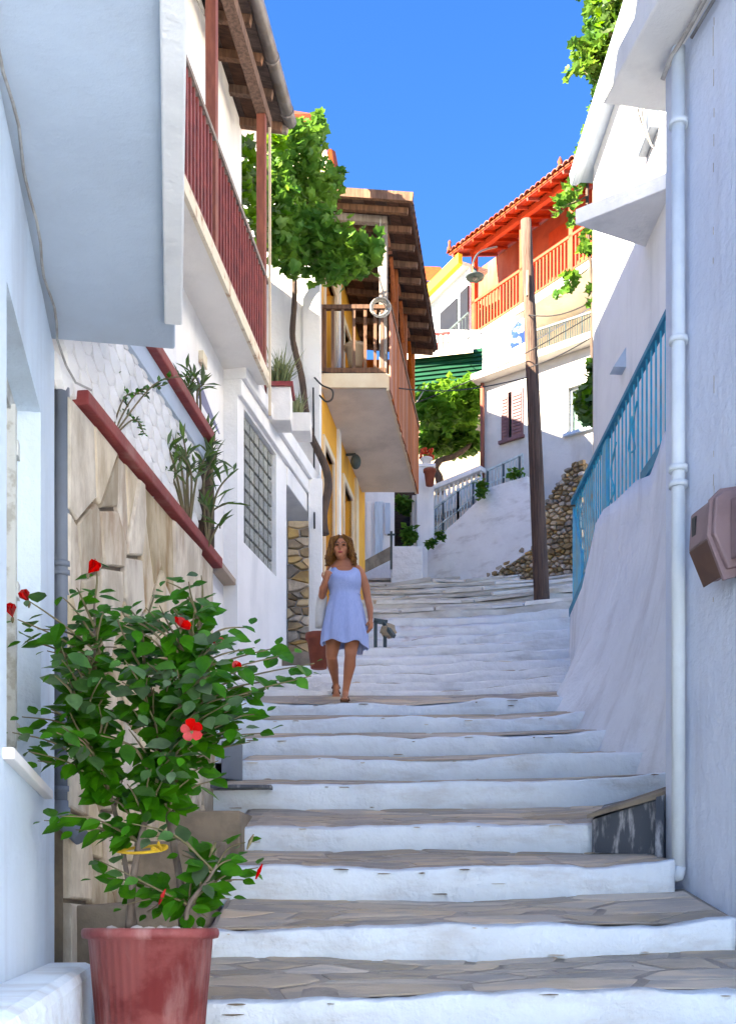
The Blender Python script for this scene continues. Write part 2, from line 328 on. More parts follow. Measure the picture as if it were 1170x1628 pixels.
def stone_mb(poly, mapf, h, joint, rnd, mb=None, dome=.7):
    mb = mb or MB()
    cx = sum(p[0] for p in poly)/len(poly); cy = sum(p[1] for p in poly)/len(poly)
    q = []
    for i, (x, y) in enumerate(poly):
        x2, y2 = poly[(i+1) % len(poly)]
        if (x-x2)**2+(y-y2)**2 < (joint*1.2)**2: continue
        q.append((x, y))
    if len(q) < 3: return None
    def sh(f):
        o = []
        for (x, y) in q:
            dx, dy = cx-x, cy-y; l = math.hypot(dx, dy) or 1; k = min(f/l, .8); o.append((x+dx*k, y+dy*k))
        return o
    r0 = sh(joint); r1 = sh(joint*1.15); r2 = sh(joint*2.1); n = len(q); hh = h*rnd.uniform(.7, 1.3)
    tx, ty = rnd.uniform(-.15, .15), rnd.uniform(-.15, .15)
    vs = [mapf(x, y, 0) for x, y in r0]+[mapf(x, y, hh*dome) for x, y in r1]+[mapf(x, y, hh*(1+tx*(x-cx)/.2+ty*(y-cy)/.2) if abs(x-cx)+abs(y-cy) < 1 else hh) for x, y in r2]
    fs = [(k*n+i, k*n+(i+1) % n, (k+1)*n+(i+1) % n, (k+1)*n+i) for k in range(2) for i in range(n)]
    fs.append([2*n+i for i in range(n)])
    mb.add(vs, fs); return mb
def stones(parent, name, W, H, n, mapf, m, h, joint, seed, ax=1, ay=1, keep=None, limit=290, bevel=0):
    rnd = random.Random(seed); rest = MB(); c = 0
    for poly in voronoi(W, H, n, rnd, ax, ay):
        cx = sum(p[0] for p in poly)/len(poly); cy = sum(p[1] for p in poly)/len(poly)
        if keep and not keep(cx, cy): continue
        if c < limit:
            mb = stone_mb(poly, mapf, h, joint, rnd)
            if mb: mb.build(name, m, parent); c += 1
        else: stone_mb(poly, mapf, h, joint, rnd, rest)
    if rest.v: rest.build(name+'_field', m, parent, kind='stuff')
def inpoly(x, y, poly):
    c = False
    for i in range(len(poly)):
        (x1, y1), (x2, y2) = poly[i], poly[i-1]
        if (y1 > y) != (y2 > y) and x < (x2-x1)*(y-y1)/(y2-y1)+x1: c = not c
    return c
def lerp_tab(tab, x):
    if x <= tab[0][0]: return tab[0][1]
    for (a, b), (c, d) in zip(tab, tab[1:]):
        if x <= c: return b+(d-b)*(x-a)/(c-a)
    return tab[-1][1]
def catmull(pts, k=6):
    pts = [Vector(p) for p in pts]; out = []
    for i in range(len(pts)-1):
        a = pts[max(i-1, 0)]; b = pts[i]; c = pts[i+1]; d = pts[min(i+2, len(pts)-1)]
        for j in range(k):
            t = j/k; out.append(.5*((2*b)+(c-a)*t+(2*a-5*b+4*c-d)*t*t+(3*b-a-3*c+d)*t**3))
    return out+[pts[-1]]

# ------------------------------------------------------------------ the hillside ground
GT = [(-60, -16), (-20, -7), (0, -1.75), (3.9, -.62), (4.6, -.45), (6.05, 0), (7.65, .6), (9.15, 1.2), (10.6, 1.75), (12, 2.2), (14, 2.85), (16.5, 4.0), (19, 5.1), (21, 5.85), (24, 7.05), (27, 8.2), (30, 8.6), (60, 10), (200, 12), (1500, 14)]
def gz(d): return lerp_tab(GT, d)
mb = MB(); xs = [-1200, -300, -80, -30, -12, -6, -3, 0, 3, 6, 12, 30, 80, 300, 1200]
ds = [-1200, -300, -60, -20, -8, 0, 2, 4, 6, 8, 10, 12, 14, 16.5, 19, 21, 24, 27, 30, 45, 60, 200, 600, 1500]
vs = [(x, d, gz(d)-.28-(0.0 if abs(x) < 20 else .02*min(abs(x), 300))) for d in ds for x in xs]
n = len(xs); mb.add(vs, [(i*n+j, i*n+j+1, (i+1)*n+j+1, (i+1)*n+j) for i in range(len(ds)-1) for j in range(n-1)])
mb.build('ground', 'earth', origin=(0, 0, 0), kind='structure')

# ------------------------------------------------------------------ the stepped street
street = thing('stepped_street', (0, 5, -.5), None, None, kind='structure')
# nose distance, nose pixel row, back row, left px, right px, paint width on the tread, stone share
SD = [(3.15, 1880, 1810, 20, 1300, .05), (3.9, 1745, 1676, 50, 1300, .04), (4.6, 1592, 1527, 60, 1400, .035), (5.3, 1478, 1432, 330, 1170, .04), (6.05, 1384, 1357, 315, 1075, .05), (6.85, 1314, 1288, 372, 1070, .06),
      (7.65, 1250, 1242, 318, 1085, .08), (8.4, 1211, 1204, 380, 1085, .17), (9.15, 1174, 1167, 380, 1085, .155), (9.9, 1143, 1138, 330, 1080, .2), (10.6, 1119, 1107, 330, 1060, .06)]
z = (HY-1108)/F*11.35
steps = []
for (d, yn, yb, l, r_, pw) in SD: steps.append([d, (HY-yn)/F*d, yb, (l-CX)/F*d, (r_-CX)/F*d, pw])
sb = []
for i, s in enumerate(steps):
    dn = steps[i+1][0] if i+1 < len(steps) else 11.35
    zb = (HY-s[2])/F*dn; sb.append([s[0], s[1], dn, zb, s[3], s[4], s[5]])
ylist = [(11.35, 1098), (12.1, 1086), (12.9, 1073), (13.7, 1060), (14.5, 1046), (15.3, 1031), (16.1, 1016), (16.9, 1001), (17.7, 986)]
for i, (d, y) in enumerate(ylist):
    zt = (HY-y)/F*d; dn = ylist[i+1][0] if i+1 < len(ylist) else 18.4
    yn = ylist[i+1][1] if i+1 < len(ylist) else 974
    zn = (HY-yn)/F*dn; riser = .10; sb.append([d, zt, dn, zn-riser, -2.2, 3.3, .9])
NW = len(sb)
# the upper lane of pale flagstones
yl2 = [(18.4, 974), (19.3, 962), (20.2, 953), (21.1, 945), (22.0, 938), (22.9, 931), (23.8, 925), (24.8, 919), (25.8, 913), (26.8, 907)]
for i, (d, y) in enumerate(yl2):
    zt = (HY-y)/F*d; dn = yl2[i+1][0] if i+1 < len(yl2) else 28.0
    yn = yl2[i+1][1] if i+1 < len(yl2) else 900
    zn = (HY-yn)/F*dn; sb.append([d, zt, dn, zn-.09, -2.5, 7, -1])
def sway(x, i, k): return noise.noise(Vector((x*1.1, i*3.7, k)))*.075+noise.noise(Vector((x*4.0, i*5.1, k+9)))*.024+noise.noise(Vector((x*15, i*7.1, k+3)))*.007
def lift(x, i): return .018*max(0, x)**2+sway(x, i, 2.0)*.75
def wfun(x, i, pw, run):
    w_ = pw*(1+1.3*noise.noise(Vector((x*2.3, i*2.2, 7)))+.7*noise.noise(Vector((x*9, i, 3)))) if pw > 0 else .02
    if .5 > pw > .15: w_ = pw*2.2*max(.03, .45+1.4*noise.noise(Vector((x*1.3+i*5, i*2.2, 7))))
    return max(.015, min(w_, run*.96))
def rfun(x, i): return .008+.005*noise.noise(Vector((x*6, i, 4)))
def tread(x, v, i, d0, z0, d1, z1, pw, gap):
    dn = d0+sway(x, i, 0); w_ = wfun(x, i, pw, d1-d0); rr = rfun(x, i); zt = z0+lift(x, i); zb = z1+sway(x, i+1, 5)*.3+.012*max(0, x)**2
    sl = (zb-zt)/(d1-d0); a = dn+rr+w_; b = d1+.13; za = zt+sl*w_-.006; zz = zb+sl*.13; d = a+gap+(d1+.05-a-gap)*v
    return d, za+(zz-za)*(d-a)/(b-a)
for i, (d0, z0, d1, z1, xl, xr, pw) in enumerate(sb):
    mb = MB(); nc = int(max(40, min(130, (xr-xl)*32))); rows = None; zprev = sb[i-1][3] if i else z0-.2
    vs = []
    for c in range(nc+1):
        x = xl+(xr-xl)*c/nc
        dn = d0+sway(x, i, 0)*1.0; l0 = lift(x, i); lp = lift(x, i-.999) if False else sway(x, i, 5)*.3
        zt = z0+l0; zb = z1+sway(x, i+1, 5)*.3+.012*max(0, x)**2
        rr = rfun(x, i); w_ = wfun(x, i, pw, d1-d0)
        sl = (zb-zt)/(d1-d0)
        bz = zprev-.25
        vs += [(x, dn+.06, bz), (x, dn+.012+.02*noise.noise(Vector((x*8, i, 1))), zt-.16), (x, dn-.004+.022*noise.noise(Vector((x*7, i, 8))), zt-.08), (x, dn, zt-rr), (x, dn+rr*.3, zt-rr*.3), (x, dn+rr, zt),
               (x, dn+rr+w_*.99, zt+sl*w_+.004), (x, dn+rr+w_+.004, zt+sl*w_-.006), (x, d1+.13, zb+sl*.13), (x, d1+.13, bz)]
    K = 10
    for c in range(nc):
        for k in range(K-1):
            m_ = 1 if k >= 7 and pw > 0 else (2 if pw < 0 and k > 5 else (2 if pw < 0 else 0))
            if pw >= .5: m_ = 0 if k != 6 else 1
            mb.add([vs[c*K+k], vs[(c+1)*K+k], vs[(c+1)*K+k+1], vs[c*K+k+1]], [(0, 1, 2, 3)], m_, True)
    mb.add([vs[k] for k in range(K)], [list(range(K))], 0); mb.add([vs[nc*K+k] for k in range(K)], [list(range(K))], 0)
    # weld the columns into one smooth sheet
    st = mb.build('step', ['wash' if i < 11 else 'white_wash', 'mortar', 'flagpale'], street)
    bm = bmesh.new(); bm.from_mesh(st.data); bmesh.ops.remove_doubles(bm, verts=bm.verts, dist=1e-5); bmesh.ops.recalc_face_normals(bm, faces=bm.faces); bm.to_mesh(st.data); bm.free()
    # flagstones set in the tread
    def mp(u, v, h, d0=d0, z0=z0, d1=d1, z1=z1, i=i, pw=pw):
        x = xl+u; d, z_ = tread(x, v, i, d0, z0, d1, z1, pw, .012)
        return Vector((x, d, z_-.003+h))
    if i < 11: stones(st, 'flagstone', xr-xl, 1.0, int((xr-xl)*(11 if i < 6 else 4)), mp, 'flag', .008, .024, 100+i, ax=.42, ay=1.0*(d1-d0)*1.2)
    elif pw < 0:
        def mp2(u, v, h, d0=d0, z0=z0, d1=d1, z1=z1, i=i):
            x = -1.6+u; zt = z0+lift(x, i); zb = z1+sway(x, i+1, 5)*.3+.012*max(0, x)**2
            d = d0+sway(x, i, 0)-.03+(d1-d0)*v
            return Vector((x, d, zt+(zb-zt)*(d-d0)/(d1-d0)+h))
        stones(st, 'flagstone', 5.6, 1.0, 15, mp2, 'flagpale', .05, .02, 300+i, ax=.5, ay=1.2)
# flaked paint and grime spots on the risers
for i in range(1, 11):
    d0, z0 = sb[i][0], sb[i][1]; zl = sb[i-1][3]; mb = MB()
    for _ in range(7):
        x = R.uniform(sb[i][4]+.05, min(sb[i][5], 2.2)-.05); top = R.random() < .7
        zt = z0+lift(x, i); z_ = zt-R.uniform(.004, .02) if top else zl+R.uniform(0, .015) if R.random() < .6 else R.uniform(zl, zt-.02)
        y_ = d0+sway(x, i, 0)-.016; rx_ = R.uniform(.006, .05); rz_ = R.uniform(.0015, .004); n = 8
        ring = [(x+rx_*math.cos(q)*R.uniform(.6, 1.3), z_+rz_*math.sin(q)*R.uniform(.6, 1.3)) for q in [2*math.pi*j/n for j in range(n)]]
        mb.add([(a, y_, b) for a, b in ring]+[(a, y_+.05, b) for a, b in ring], [list(range(n))]+[(j, (j+1) % n, n+(j+1) % n, n+j) for j in range(n)])
    mb.build('paint_flakes', 'mortar' if i % 2 else 'concrete', street, kind='stuff')
# loose dark worn slate patches lying flush in the whitewashed steps
for k in range(34):
    i = R.randint(11, 18); d0, z0, d1, z1 = sb[i][:4]; x = R.uniform(-.2, 1.9); wd = R.uniform(.12, .4); dp = R.uniform(.03, .08)
    o_ = d0+sway(x, i, 0)-.012
    mb = MB(); n = 9
    ring = [(x+wd/2*math.cos(q)*R.uniform(.7, 1.2), math.sin(q)*R.uniform(.6, 1.3)) for q in [2*math.pi*j/n for j in range(n)]]
    zz = lambda xx, v: z0+lift(xx, i)+.006+v*dp*.35
    mb.add([(a, o_+.03+dp*(1+v)*.5, zz(a, v)) for a, v in ring]+[(a, o_+.03+dp*(1+v)*.5, zz(a, v)-.05) for a, v in ring], [list(range(n))]+[(j, (j+1) % n, n+(j+1) % n, n+j) for j in range(n)])
    mb.build('worn_stone', 'flag', street)

def house(name, x0, x1, y0, y1, z0, z1, m, label, ridge=.9):
    t = thing(name, ((x0+x1)/2, (y0+y1)/2, z0), label, 'house')
    MB().box((x0, y0, z0), (x1, y1, z1)).build('wall', m, t)
    mb = MB(); e = .3; xm = (x0+x1)/2
    mb.add([(x0-e, y0-e, z1+.002), (x1+e, y0-e, z1+.002), (x1+e, y1+e, z1+.002), (x0-e, y1+e, z1+.002), (xm, y0-e, z1+ridge), (xm, y1+e, z1+ridge)],
           [(0, 1, 4), (1, 2, 5, 4), (2, 3, 5), (3, 0, 4, 5), (3, 2, 1, 0)])
    mb.build('roof', 'tile', t); return t
mb = MB()
for i_ in range(6): mb.box((-2.6, -14+i_*2.9-.0, -6.0), (5.0, -14+(i_+1)*2.9-.004, -3.6+i_*.42))
mb.build('added_bounce_lane', 'wash', kind='structure')  # unseen pale terraces added behind the camera for bounce light
house('white_house', 4.6, 9, -14, -7.5, -7, 2.6, 'plaster', 'added unseen white house behind the viewpoint, bouncing sunlight into the lane')  # unseen house added so its sunlit wall reflects into the lane
# ------------------------------------------------------------------ left, building A with the bay
A = Fr((-.53+.172*3, -3), (-.53-.172*5.05, 5.05))
def uA(d): return (d+3)/A.u.y
hA = thing('near_house', A.p(uA(3), -1), 'pale blue-white plastered house filling the left edge with a huge overhanging bay', 'house')
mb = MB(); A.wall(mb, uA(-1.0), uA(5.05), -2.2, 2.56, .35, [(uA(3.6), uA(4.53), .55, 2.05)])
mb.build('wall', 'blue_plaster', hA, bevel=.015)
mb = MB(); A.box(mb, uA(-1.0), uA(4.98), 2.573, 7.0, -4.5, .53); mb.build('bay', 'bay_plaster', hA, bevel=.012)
mb = MB(); A.box(mb, uA(-.99), uA(4.7), 2.535, 2.575, .485, .56); mb.build('drip_edge', 'plaster', hA, bevel=.008)
mb = MB(); A.box(mb, uA(-.95), uA(5.049), 2.3, 6.3, -4.5, -.36); A.box(mb, uA(-.95), uA(5.04), -2.2, 2.3, -4.5, -.36); mb.build('inner_mass', 'plaster', hA)
wn = MB()
for (a, b, c, d) in ((3.6, 3.66, .55, 2.05), (4.46, 4.53, .55, 2.05), (3.66, 4.46, 1.98, 2.05), (3.66, 4.46, .55, .62), (4.02, 4.08, .62, 1.98)): A.box(wn, uA(a), uA(b), c, d, -.15, -.09)
wf = wn.build('window_frame', 'frame', hA, bevel=.004)
mb = MB(); A.box(mb, uA(3.6), uA(4.53), .55, 2.05, -.16, -.152); mb.build('pane', 'glass', wf)
mb = MB(); A.box(mb, uA(4.36), uA(4.40), .6, 2.0, -.15, -.075)
for zz in (.75, 1.3, 1.85): A.box(mb, uA(4.40), uA(4.46), zz-.03, zz+.03, -.12, -.07)
mb.build('shutter_leaf', 'frame', wf)
mb = MB(); A.box(mb, uA(3.52), uA(4.66), .515, .552, -.1, .035); mb.build('window_sill', 'plaster', hA, bevel=.006)
# white stub pier hanging between the bay and the garden wall
mb = MB(); p = P(129, 0, 5.5); mb.box((p.x-.02, 5.45, 2.6), (p.x+.05, 5.6, 3.2)); 
a = MB(); a.hexa([P(122, 640, 5.35), P(136, 640, 5.35), P(138, 640, 5.6), P(124, 640, 5.6), P(118, 540, 5.35), P(132, 540, 5.35), P(134, 540, 5.6), P(120, 540, 5.6)])
a.build('corner_strip', 'plaster', hA)
# conduit under the bay
cd = MB(); pts = [A.p(uA(d), 2.545+.012*math.sin(d*7), .03+.008*math.sin(d*11)) for d in [3+.12*i for i in range(17)]]
pts += [A.p(uA(5.05), 2.50, .05), A.p(uA(5.08), 2.44, .09), A.p(uA(5.1), 2.42, .16)]
cd.tube(pts, .0055, 6)
o = cd.build('conduit', 'palewire'); tag(o, 'painted cable pinned along the corner of wall and bay at upper left', 'cable')
# grey downpipe
x = (98-CX)/F*5.14
dp = thing('drainpipe', (x, 5.14, .4), 'dark grey-blue round drainpipe at the corner beside the slate-clad wall', 'drainpipe')
MB().tube([(x, 5.14, 2.46), (x, 5.14, .52)], .036, 14).build('pipe', 'greypipe', dp)
MB().tube([(x, 5.14, .56), (x, 5.14, .50), (x+.012, 5.13, .465), (x+.10, 5.10, .39)], .040, 14).build('elbow', 'greypipe', dp)
for zz in (1.62, 1.58, .6): MB().tube([(x, 5.14, zz), (x, 5.14, zz+.025)], .043, 14).build('collar', 'greypipe', dp)
# low white kerb at bottom left and the bare concrete blocks
mb = MB(); A.prism(mb, [(uA(2.2), -1.2), (uA(4.75), -1.2), (uA(4.75), -.16), (uA(2.2), -.19)], -.02, .2)
tag(mb.build('kerb', 'wash', bevel=.04), 'low whitewashed kerb at the foot of the near left house', 'kerb')
def blk(name, pts, label):
    mb = MB(); mb.hexa(pts); tag(mb.build(name, 'concrete', bevel=.012), label, 'step')
def bxp(x0, x1, d0, d1, z0, z1): return [(x0, d0, z0), (x1, d0, z0), (x1, d1, z0), (x0, d1, z0), (x0, d0, z1), (x1, d0, z1), (x1, d1, z1+.05), (x0, d1, z1+.05)]
blk('concrete_step', bxp(-1.42, -.78, 5.18, 6.3, -.6, .085), 'bare brown concrete step right behind the potted hibiscus, lowest of three')
blk('concrete_step', bxp(-1.3, -.80, 6.0, 6.8, -.2, .44), 'bare concrete step behind the hibiscus stems, middle of three')
blk('concrete_step', bxp(-1.2, -.745, 6.62, 7.6, .1, .665), 'stained brown concrete block at the left end of the steps, highest of three')
tag(MB().box((-1.4, 7.50, .905), (-.64, 7.66, .925)).build('slate_edge', 'marble'), 'thin dark slate lip on the left end of a white step', 'slab')
mb = MB(); mb.hexa([P(352, 1238, 8.3), P(386, 1243, 8.3), P(386, 1243, 8.7), P(352, 1238, 8.7), P(352, 1178, 8.3), P(386, 1184, 8.3), P(386, 1184, 8.7), P(352, 1178, 8.7)])
tag(mb.build('drain_box', 'greypipe', bevel=.01), 'small grey box set against the left side of the white steps', 'box')

# ------------------------------------------------------------------ left, slate-clad garden wall with red copings
B = Fr((-2.036+.128*5.12, 5.12), (-2.036+.128*7.6, 7.6))
gw = thing('garden_wall', B.p(1, .3), 'low terrace wall clad in tall beige slate slabs with a dark red coping', 'wall')
mb = MB(); B.wall(mb, 0, B.L, -.8, 2.40, .3); mb.build('core', 'concrete', gw)
def mpB(u, v, h): return B.p(u, -.4+v, .001+h)
def shear(poly): return poly
stones(gw, 'slab', B.L, 2.80, 72, lambda u, v, h: B.p(max(0, min(B.L, u+.13*math.sin(v*2.2+u*3)*(1 if .1 < u < B.L-.1 else 0))), -.4+v, .001+h), 'slate', .034, .011, 8, ax=1.0, ay=.58)
mb = MB(); B.box(mb, .12, B.L+.06, 2.405, 2.475, -.34, .075); mb.build('coping', 'red_cap', gw, bevel=.008)
sw = thing('scale_wall', B.p(1.2, 2.4, -.3), 'white parapet covered in fish-scale relief tiles behind the planter', 'wall')
mb = MB(); B.wall(mb, -.1, 2.28, 2.2, 3.16, .12) if False else B.box(mb, -.1, 2.28, 2.42, 3.15, -.16, -.02); mb.build('core', 'warm_plaster', sw)
# a fish-scale tile
t = MB(); n = 7; rim = [(-.075, .09), (-.075, 0)]+[(-.075*math.cos(math.pi*k/6), -.075*math.sin(math.pi*k/6)) for k in range(1, 6)]+[(.075, 0), (.075, .09)]
uB = Vector((B.u.x, B.u.y, 0)); nB = Vector((B.n.x, B.n.y, 0))
def loc(u, z, n): return uB*u+Vector((0, 0, z))+nB*n
k = len(rim); vs = [loc(0, -.01, .045)]+[loc(a, b, .028 if b < .05 else .004) for a, b in rim]+[loc(a, b, -.01) for a, b in rim]
fs = [(0, i+1, (i+1) % k+1) for i in range(k)]+[(i+1, k+i+1, k+(i+1) % k+1, (i+1) % k+1) for i in range(k)]
t.add(vs, fs); tm = protomesh(t, 'scale_tile', 'plaster')
for r_ in range(7):
    for c in range(15):
        u = .02+c*.155+(r_ % 2)*.077
        if u > 2.22: continue
        inst('scale_tile', tm, sw, B.p(u, 2.48+r_*.10, -.012), scale=R.uniform(.95, 1.03))
mb = MB(); B.box(mb, .4, 2.30, 3.03, 3.15, -.02, .035); mb.build('grey_band', 'bay_plaster', sw)
mb = MB(); B.box(mb, .4, 2.34, 3.155, 3.22, -.2, .085); mb.build('coping', 'red_cap', sw, bevel=.008)
mb = MB(); B.box(mb, 0.1, B.L, 2.36, 2.41, -.34, -.28); mb.build('soil_bed', 'soil', gw)

# ------------------------------------------------------------------ added unseen houses left of the lane, placed and sized to cast its shade
house('white_house', -8, -3.1, 4.8, 11.3, -1, 11.5, 'plaster', 'added unseen white house behind the scale-tiled parapet, sized to shade the lane')  # added to keep sun off the steps and right-hand walls

house('white_house', -8, -1.2, 19.0, 23.8, 3, 13.4, 'warm_plaster', 'added tall house mostly hidden behind the ochre house and the vine, sized to shade the far walls', ridge=.6)  # added to hold the plum-shuttered house in shade
house('white_house', -8, -3.3, 13.35, 15.6, 1, 10.2, 'plaster', 'added unseen house between the maroon balcony house and the ochre house, shading the end wall', ridge=.3)  # added to keep sun off the ochre house end wall
# ------------------------------------------------------------------ left, house C with maroon balcony
xC = lambda d: -3.015+.115*d
C = Fr((xC(9.0), 9.0), (xC(13.3), 13.3))
def uC(d): return (d-9.0)/C.u.y
hC = thing('balcony_house', C.p(2, 2), 'white house with a maroon railed upper balcony under a timber roof with gutter', 'house')
SZ = 6.10
wu0, wz0 = C.px(316, 700); wu1, wz1 = C.px(346, 600)
mb = MB(); C.wall(mb, 0, C.L, .3, 6.1, .3); C.wall(mb, uC(9), C.L, 6.1, 9.4, .3, [(uC(10.6), uC(11.5), 6.25, 8.3)]); C.box(mb, 0, C.L-.02, .3, 10.2, -4.6, -.31)
mb.build('wall', 'plaster', hC)
mb = MB(); C.box(mb, uC(10.6), uC(11.5), 6.25, 8.3, -.2, -.15); mb.build('balcony_door', 'brown', hC)
# small lavender window hood on the wall
mb = MB(); a = C.px(313, 600); b = C.px(347, 690); c = C.px(313, 690)
C.prism(mb, [c, b, a], .003, .02); mb.build('lavender_shade', 'lav', hC)
mb = MB(); q0 = C.px(352, 692, .05); C.box(mb, 0, q0[0], q0[1]-.12, q0[1], 0, .03); mb.build('ledge', 'plaster', hC)
mb = MB(); C.box(mb, 0, uC(12.5), 3.72, 3.78, 0, .14); mb.build('brown_ledge', 'tan', hC)
mb = MB(); q = C.px(318, 571); C.box(mb, q[0]-.06, q[0]+.1, q[1]-.06, q[1]+.06, .002, .05); mb.build('wall_light', 'rust_edge', hC)
# balcony slab
OUT = Fr((-1.138+.12*(7-12.8), 7), (-1.138, 12.8)); uO = lambda d: (d-7)/OUT.u.y
mb = MB(); mb.hexa([(xC(7)-.05, 7, SZ), OUT.p(0, SZ, -.012), OUT.p(OUT.L, SZ, -.012), (xC(12.8)-.05, 12.8, SZ), (xC(7)-.05, 7, SZ+.12), OUT.p(0, SZ+.12, -.012), OUT.p(OUT.L, SZ+.12, -.012), (xC(12.8)-.05, 12.8, SZ+.12)])
mb.build('balcony_slab', 'warm_plaster', hC, bevel=.006)
mb = MB(); OUT.box(mb, 0, OUT.L+.02, SZ-.02, SZ+.125, -.01, .03); mb.build('slab_edge', 'rust_edge', hC, bevel=.004)
rail = MB(); OUT.box(rail, 0, OUT.L, SZ+1.14, SZ+1.19, -.04, .02)
hr = rail.build('handrail', 'greywood', hC)
rr = MB(); OUT.box(rr, 0, OUT.L, SZ+.17, SZ+.20, -.025, .005); rr.build('bottom_rail', 'railred', hC)
bl = MB(); OUTu = Vector((OUT.u.x, OUT.u.y, 0)); OUTn = Vector((OUT.n.x, OUT.n.y, 0))
q = [OUTu*a+OUTn*b for a, b in ((-.02, -.010), (.02, -.010), (.02, .010), (-.02, .010))]
bl.hexa([x+Vector((0, 0, 0)) for x in q]+[x+Vector((0, 0, .98)) for x in q]); blm = protomesh(bl, 'baluster', 'railred')
u = uO(8.2)
while u < OUT.L-.05: inst('baluster', blm, hC, OUT.p(u, SZ+.16, -.01)); u += .115
for d in (8.3, 10.5, 12.66):
    mb = MB(); OUT.box(mb, uO(d)-.05, uO(d)+.05, SZ+.125, 9.05, -.085, .015)
    mb.build('post', 'brown', hC, bevel=.008)
mb = MB(); OUT.box(mb, OUT.L-.03, OUT.L, SZ-.35, 9.0, .018, .045); mb.build('corner_strip', 'cream', hC)
mb = MB(); OUT.box(mb, 0, OUT.L+.1, 9.05, 9.19, -.09, .03); mb.build('wall_plate', 'wood', hC)
# rafters, boards, tiles and gutter
EV = Fr((-.975+.127*(6-13.2), 6), (-.975, 13.2)); uE = lambda d: (d-6)/EV.u.y
def rz(nn): return 9.36-nn*.22   # roof rises away from the lane (n negative)
for i in range(14):
    d = 6.4+i*.52; a = EV.p(uE(d), rz(-.02)-.10, -.02); b = EV.p(uE(d), rz(-1.9)-.10, -1.9)
    MB().bar(a, b, .07, .09).build('rafter', 'wood', hC)
for i in range(12):
    n0 = -i*.15; mb = MB()
    mb.hexa([EV.p(0, rz(n0)-.05, n0), EV.p(EV.L, rz(n0)-.05, n0), EV.p(EV.L, rz(n0-.145)-.05, n0-.145), EV.p(0, rz(n0-.145)-.05, n0-.145), EV.p(0, rz(n0)-.02, n0), EV.p(EV.L, rz(n0)-.02, n0), EV.p(EV.L, rz(n0-.145)-.02, n0-.145), EV.p(0, rz(n0-.145)-.02, n0-.145)])
    mb.build('roof_board', 'darkwood', hC)
mb = MB(); mb.hexa([EV.p(0, rz(0)-.015, .03), EV.p(EV.L+.1, rz(0)-.015, .03), EV.p(EV.L+.1, rz(-5)-.015, -5), EV.p(0, rz(-5)-.015, -5), EV.p(0, rz(0)+.08, .03), EV.p(EV.L+.1, rz(0)+.08, .03), EV.p(EV.L+.1, rz(-5)+.08, -5), EV.p(0, rz(-5)+.08, -5)])
mb.build('roof', 'oldtile', hC)
mb = MB(); mb.tube([EV.p(0, 9.35, .07), EV.p(EV.L, 9.35, .07)], .075, 12); 
for d in (9.5, 10.4, 11.3, 12.2, 13.0): mb.tube([EV.p(uE(d), 9.35, .07), EV.p(uE(d)+.04, 9.35, .07)], .082, 12)
mb.build('gutter', 'gutter', hC)
mb = MB(); a = EV.p(EV.L, 9.30, .05); b = EV.p(EV.L, 9.75, -2); mb.bar(a, b, .05, .16); mb.build('end_board', 'greywood', hC)
# vertical drainpipe of C
p = P(378, 0, 12.95); dp2 = thing('drainpipe', (p.x, 12.95, 2.6), 'slim grey drainpipe beside the glass-block window', 'drainpipe')
MB().tube([(p.x, 12.95, 6.08), (p.x, 12.95, 2.5)], .042, 12).build('pipe', 'gutter', dp2)
for zz in (5.6, 4.6, 3.7, 3.0): MB().tube([(p.x, 12.95, zz), (p.x, 12.95, zz+.05)], .05, 12).build('collar', 'greywood', dp2)

# ------------------------------------------------------------------ left, low annex D with the glass blocks
D = Fr((-4.034+.21*12.5, 12.5), (-4.034+.21*15.7, 15.7)); uD = lambda d: (d-12.5)/D.u.y
hD = thing('annex', D.p(1, 2.6), 'low white annex with a tall glass-block window and a stepped flat roof edge', 'house')
g0, g1 = uD(12.62), uD(13.86)
mb = MB(); D.wall(mb, -.1, uD(14.3), 1.5, 5.98, .25, [(g0, g1, 4.26, 5.76)]); mb.build('wall', 'plaster', hD, bevel=.01)
bb = MB(); D.box(bb, g0, g1, 4.26, 5.76, -.14, -.10); bb.build('grout', 'mortar', hD)
nb_u, nb_z = 7, 9; bw, bh = (g1-g0)/nb_u, 1.5/nb_z
g = MB(); uu = Vector((D.u.x, D.u.y, 0)); nn_ = Vector((D.n.x, D.n.y, 0))
def q8(a, b, c, d_, h0, h1, ins):
    return [uu*a+Vector((0, 0, c))+nn_*h0, uu*b+Vector((0, 0, c))+nn_*h0, uu*b+Vector((0, 0, d_))+nn_*h0, uu*a+Vector((0, 0, d_))+nn_*h0, uu*(a+ins)+Vector((0, 0, c+ins))+nn_*h1, uu*(b-ins)+Vector((0, 0, c+ins))+nn_*h1, uu*(b-ins)+Vector((0, 0, d_-ins))+nn_*h1, uu*(a+ins)+Vector((0, 0, d_-ins))+nn_*h1]
g.hexa(q8(-bw/2+.007, bw/2-.007, -bh/2+.007, bh/2-.007, -.02, .03, .012)); gm = protomesh(g, 'glass_block', 'block')
for i in range(nb_u):
    for j in range(nb_z): inst('glass_block', gm, hD, D.p(g0+(i+.5)*bw, 4.26+(j+.5)*bh, -.08))
mb = MB(); D.box(mb, -.1, D.L+.05, 5.98, 6.16, -2.2, .10); mb.build('roof_slab', 'plaster', hD, bevel=.01)
mb = MB(); D.box(mb, -.1, D.L+.0, 5.80, 5.979, -.02, .05); mb.build('cornice', 'plaster', hD, bevel=.01)
mb = MB(); D.box(mb, uD(14.3), D.L, 5.55, 5.79, -.5, .02); mb.build('lintel', 'plaster', hD, bevel=.01)
mb = MB(); D.box(mb, uD(14.32), D.L+.0, 2.5, 5.6, -1.4, -1.2); mb.build('porch_back', 'plaster', hD)
